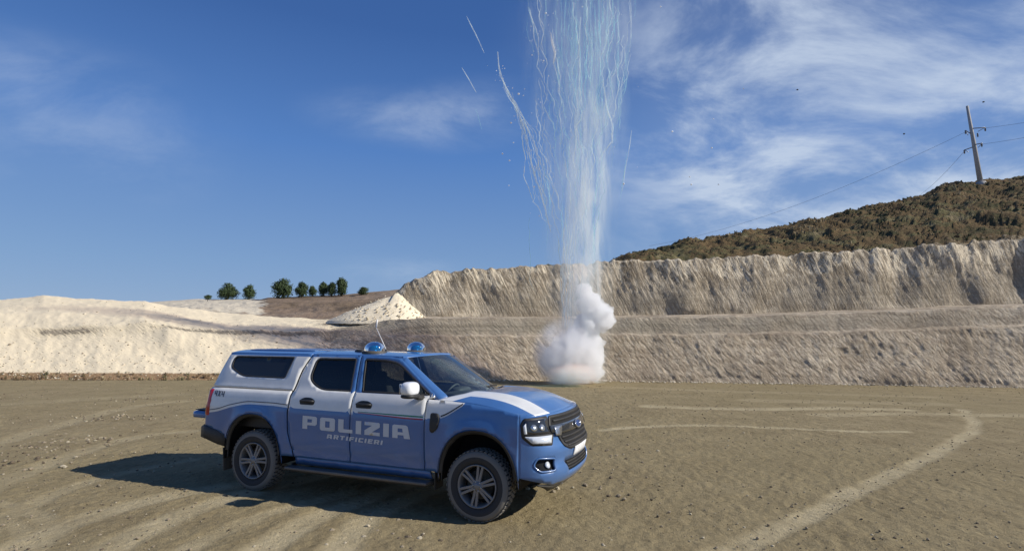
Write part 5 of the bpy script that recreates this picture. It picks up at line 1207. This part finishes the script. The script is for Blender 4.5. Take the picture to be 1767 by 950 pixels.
# ---- wheels
def wheel(x, sy, ang):
    w = empty('wheel', (x, sy*.93, .392)); w.parent = car
    o_ = -sy   # inward direction multiplier
    pr = [(.235, .232), (.245, .262), (.20, .375), (.16, .388), (.128, .3905), (.09, .388), (.022, .374), (.004, .350), (-.006, .318), (-.004, .285), (.006, .262), (.02, .240), (.03, .232)]
    V_, F_ = lathe_geo([(a*(-sy), r) for a, r in pr], 72)
    nseg = len(pr)-1; fm2 = [1 if (k >= 6 and k <= 7) else 0 for k in range(nseg) for j in range(72)]
    mk('tyre', V_, F_, [M['tyre'], M['tyre_dust']], fm2, parent=w)
    gs2 = []
    for k in range(44):
        for (ya, yb, sh) in ((.02, .075, 0), (.085, .125, .5), (.13, .17, 0), (.18, .232, .5)):
            a0 = (k+sh)*2*math.pi/44; a1 = a0+2*math.pi/44*.62; v_ = []
            for a in (a0, a1):
                for y_ in (ya, yb):
                    for r_ in (.378, .3935 if .05 < y_ < .2 else .386): v_.append((r_*math.cos(a), -sy*y_, r_*math.sin(a)))
            gs2.append((v_, [(0, 2, 3, 1), (4, 5, 7, 6), (0, 1, 5, 4), (2, 6, 7, 3), (1, 3, 7, 5), (0, 4, 6, 2)]))
    mk('tread', *merge(gs2), M['tyre_dust'], parent=w, smooth=False)
    # rim
    rimp = [(.03, .234), (.004, .236), (.002, .226), (.02, .216), (.06, .205), (.13, .20), (.235, .232)]
    mk('rim', *lathe_geo([(a*(-sy), r) for a, r in rimp], 60), M['rim'], parent=w)
    mk('brake_disc', *lathe_geo([(-sy*.11, .001), (-sy*.11, .16), (-sy*.13, .16)], 30), M['underbody'], parent=w)
    mk('rim_well', *lathe_geo([(-sy*.15, .001), (-sy*.15, .204)], 30), M['dark'], parent=w)
    sp_ = []
    for k in range(6):
        for d_ in (-1, 1):
            a = ang+k*math.pi/3; ai = a+d_*.20; ao = a+d_*.17
            v_ = []
            for (r_, an_, hwid, yo, th) in ((.045, a+d_*.32, .016, .012, .05), (.12, a+d_*.155, .015, .016, .035), (.222, a+d_*.125, .014, .012, .03)):
                ca, sa = math.cos(an_), math.sin(an_)
                for t2 in (-1, 1):
                    for y_ in (yo, yo+th): v_.append((r_*ca-t2*hwid*sa, -sy*y_, r_*sa+t2*hwid*ca))
            f_ = []
            for q in (0, 4): f_ += [(q, q+4, q+6, q+2), (q+1, q+3, q+7, q+5), (q, q+1, q+5, q+4), (q+2, q+6, q+7, q+3)]
            sp_.append((v_, f_))
    ob = mk('spokes', *merge(sp_), M['rim'], parent=w, smooth=False); bevel(ob, .004, 2)
    hub = mk('hub', *lathe_geo([(-sy*.004, .001), (-sy*.003, .030), (-sy*.008, .034), (-sy*.014, .062), (-sy*.05, .068)], 28), M['rim'], parent=w)
    for k in range(6):
        a = ang+k*math.pi/3+.5; mk('wheel_nut', *lathe_geo([(-sy*.006, .001), (-sy*.006, .008), (-sy*.02, .009)], 6, 'y', (.050*math.cos(a), 0, .050*math.sin(a))), M['chrome'], parent=hub)
for x in (0, -3.27):
    for sy in (-1, 1): wheel(x, sy, .35 if x == 0 else .1)
# ---- underbody
for sy in (-1, 1): box('chassis_rail', (-1.75, sy*.42, .46), (4.6, .09, .15), M['underbody'], car, .01)
box('floor_pan', (-1.62, 0, .53), (1.98, 1.66, .05), M['underbody'], car, .01)
box('engine_tray', (.1, 0, .50), (1.25, .92, .12), M['underbody'], car, .02)
for x in (0, -3.27): tube('axle', [(x, -.80, .38), (x, 0, .38), (x, .80, .38)], [.05, .07, .05], M['underbody'], car, 10)
mk('differential', *shell((-3.27, .05, .37), (.18, .15, .15), 16, 10, 2.2), M['underbody'], parent=car)
tube('exhaust', [(-1.0, -.30, .42), (-2.6, -.32, .42), (-3.0, -.5, .50), (-3.9, -.55, .52)], .035, M['underbody'], car, 8)
# engine bay blocker & bulkhead
panel('engine_bulkhead', [(-.82, .50), (.82, .50), (.82, 1.25), (-.82, 1.25)], lambda y, z: (-.66, y, z), M['dark'], car, step=.3, thick=.02, outward=(-1, 0, 0))
# ---- cabin interior
dsh = empty('dashboard'); dsh.parent = car
mk('dash_top', *shell((-.72, 0, 1.19), (.24, .78, .13), 30, 12, 4), M['dash'], parent=dsh)
mk('instrument_hood', *shell((-.86, .38, 1.31), (.10, .20, .05), 16, 8, 3), M['dash'], parent=dsh)
stw = empty('steering_wheel', (-1.02, .38, 1.22)); stw.parent = car; stw.rotation_euler = (0, R(-62), 0)
ringp = [(0.19*math.cos(a), .19*math.sin(a), 0) for a in np.linspace(0, 2*math.pi, 33)]
tube('wheel_rim', ringp, .016, M['dash'], stw, 8)
for a in (0.0, math.pi, -math.pi/2): tube('wheel_spoke', [(0, 0, .02), (.18*math.sin(a), .18*math.cos(a), 0)], .016, M['dash'], stw, 6)
mk('wheel_boss', *shell((0, 0, .015), (.06, .06, .03), 12, 8, 3), M['dash'], parent=stw)
def seat(x, y, w_, hr=True):
    s_ = empty('seat', (x, y, .60)); s_.parent = car
    mk('cushion', *shell((.02, 0, .18), (.26, w_, .10), 24, 10, 4), M['seat'], parent=s_)
    ob = mk('backrest', *shell((0, 0, .36), (.08, w_*.96, .36), 24, 12, 4), M['seat'], parent=s_); ob.location = (-.24, 0, .12); ob.rotation_euler = (0, R(-14), 0)
    for yy_ in ((0,) if w_ < .4 else (-.38, 0, .38)):
        ob = mk('headrest', *shell((0, yy_, 0), (.05, .13, .09), 16, 10, 3), M['seat'], parent=s_); ob.location = (-.415, 0, .90)
seat(-1.28, .37, .25); seat(-1.28, -.37, .25); seat(-2.12, 0, .62)
mk('rear_view_mirror', *shell((-1.08, 0, 1.70), (.02, .12, .035), 14, 8, 3), M['black'], parent=ws)
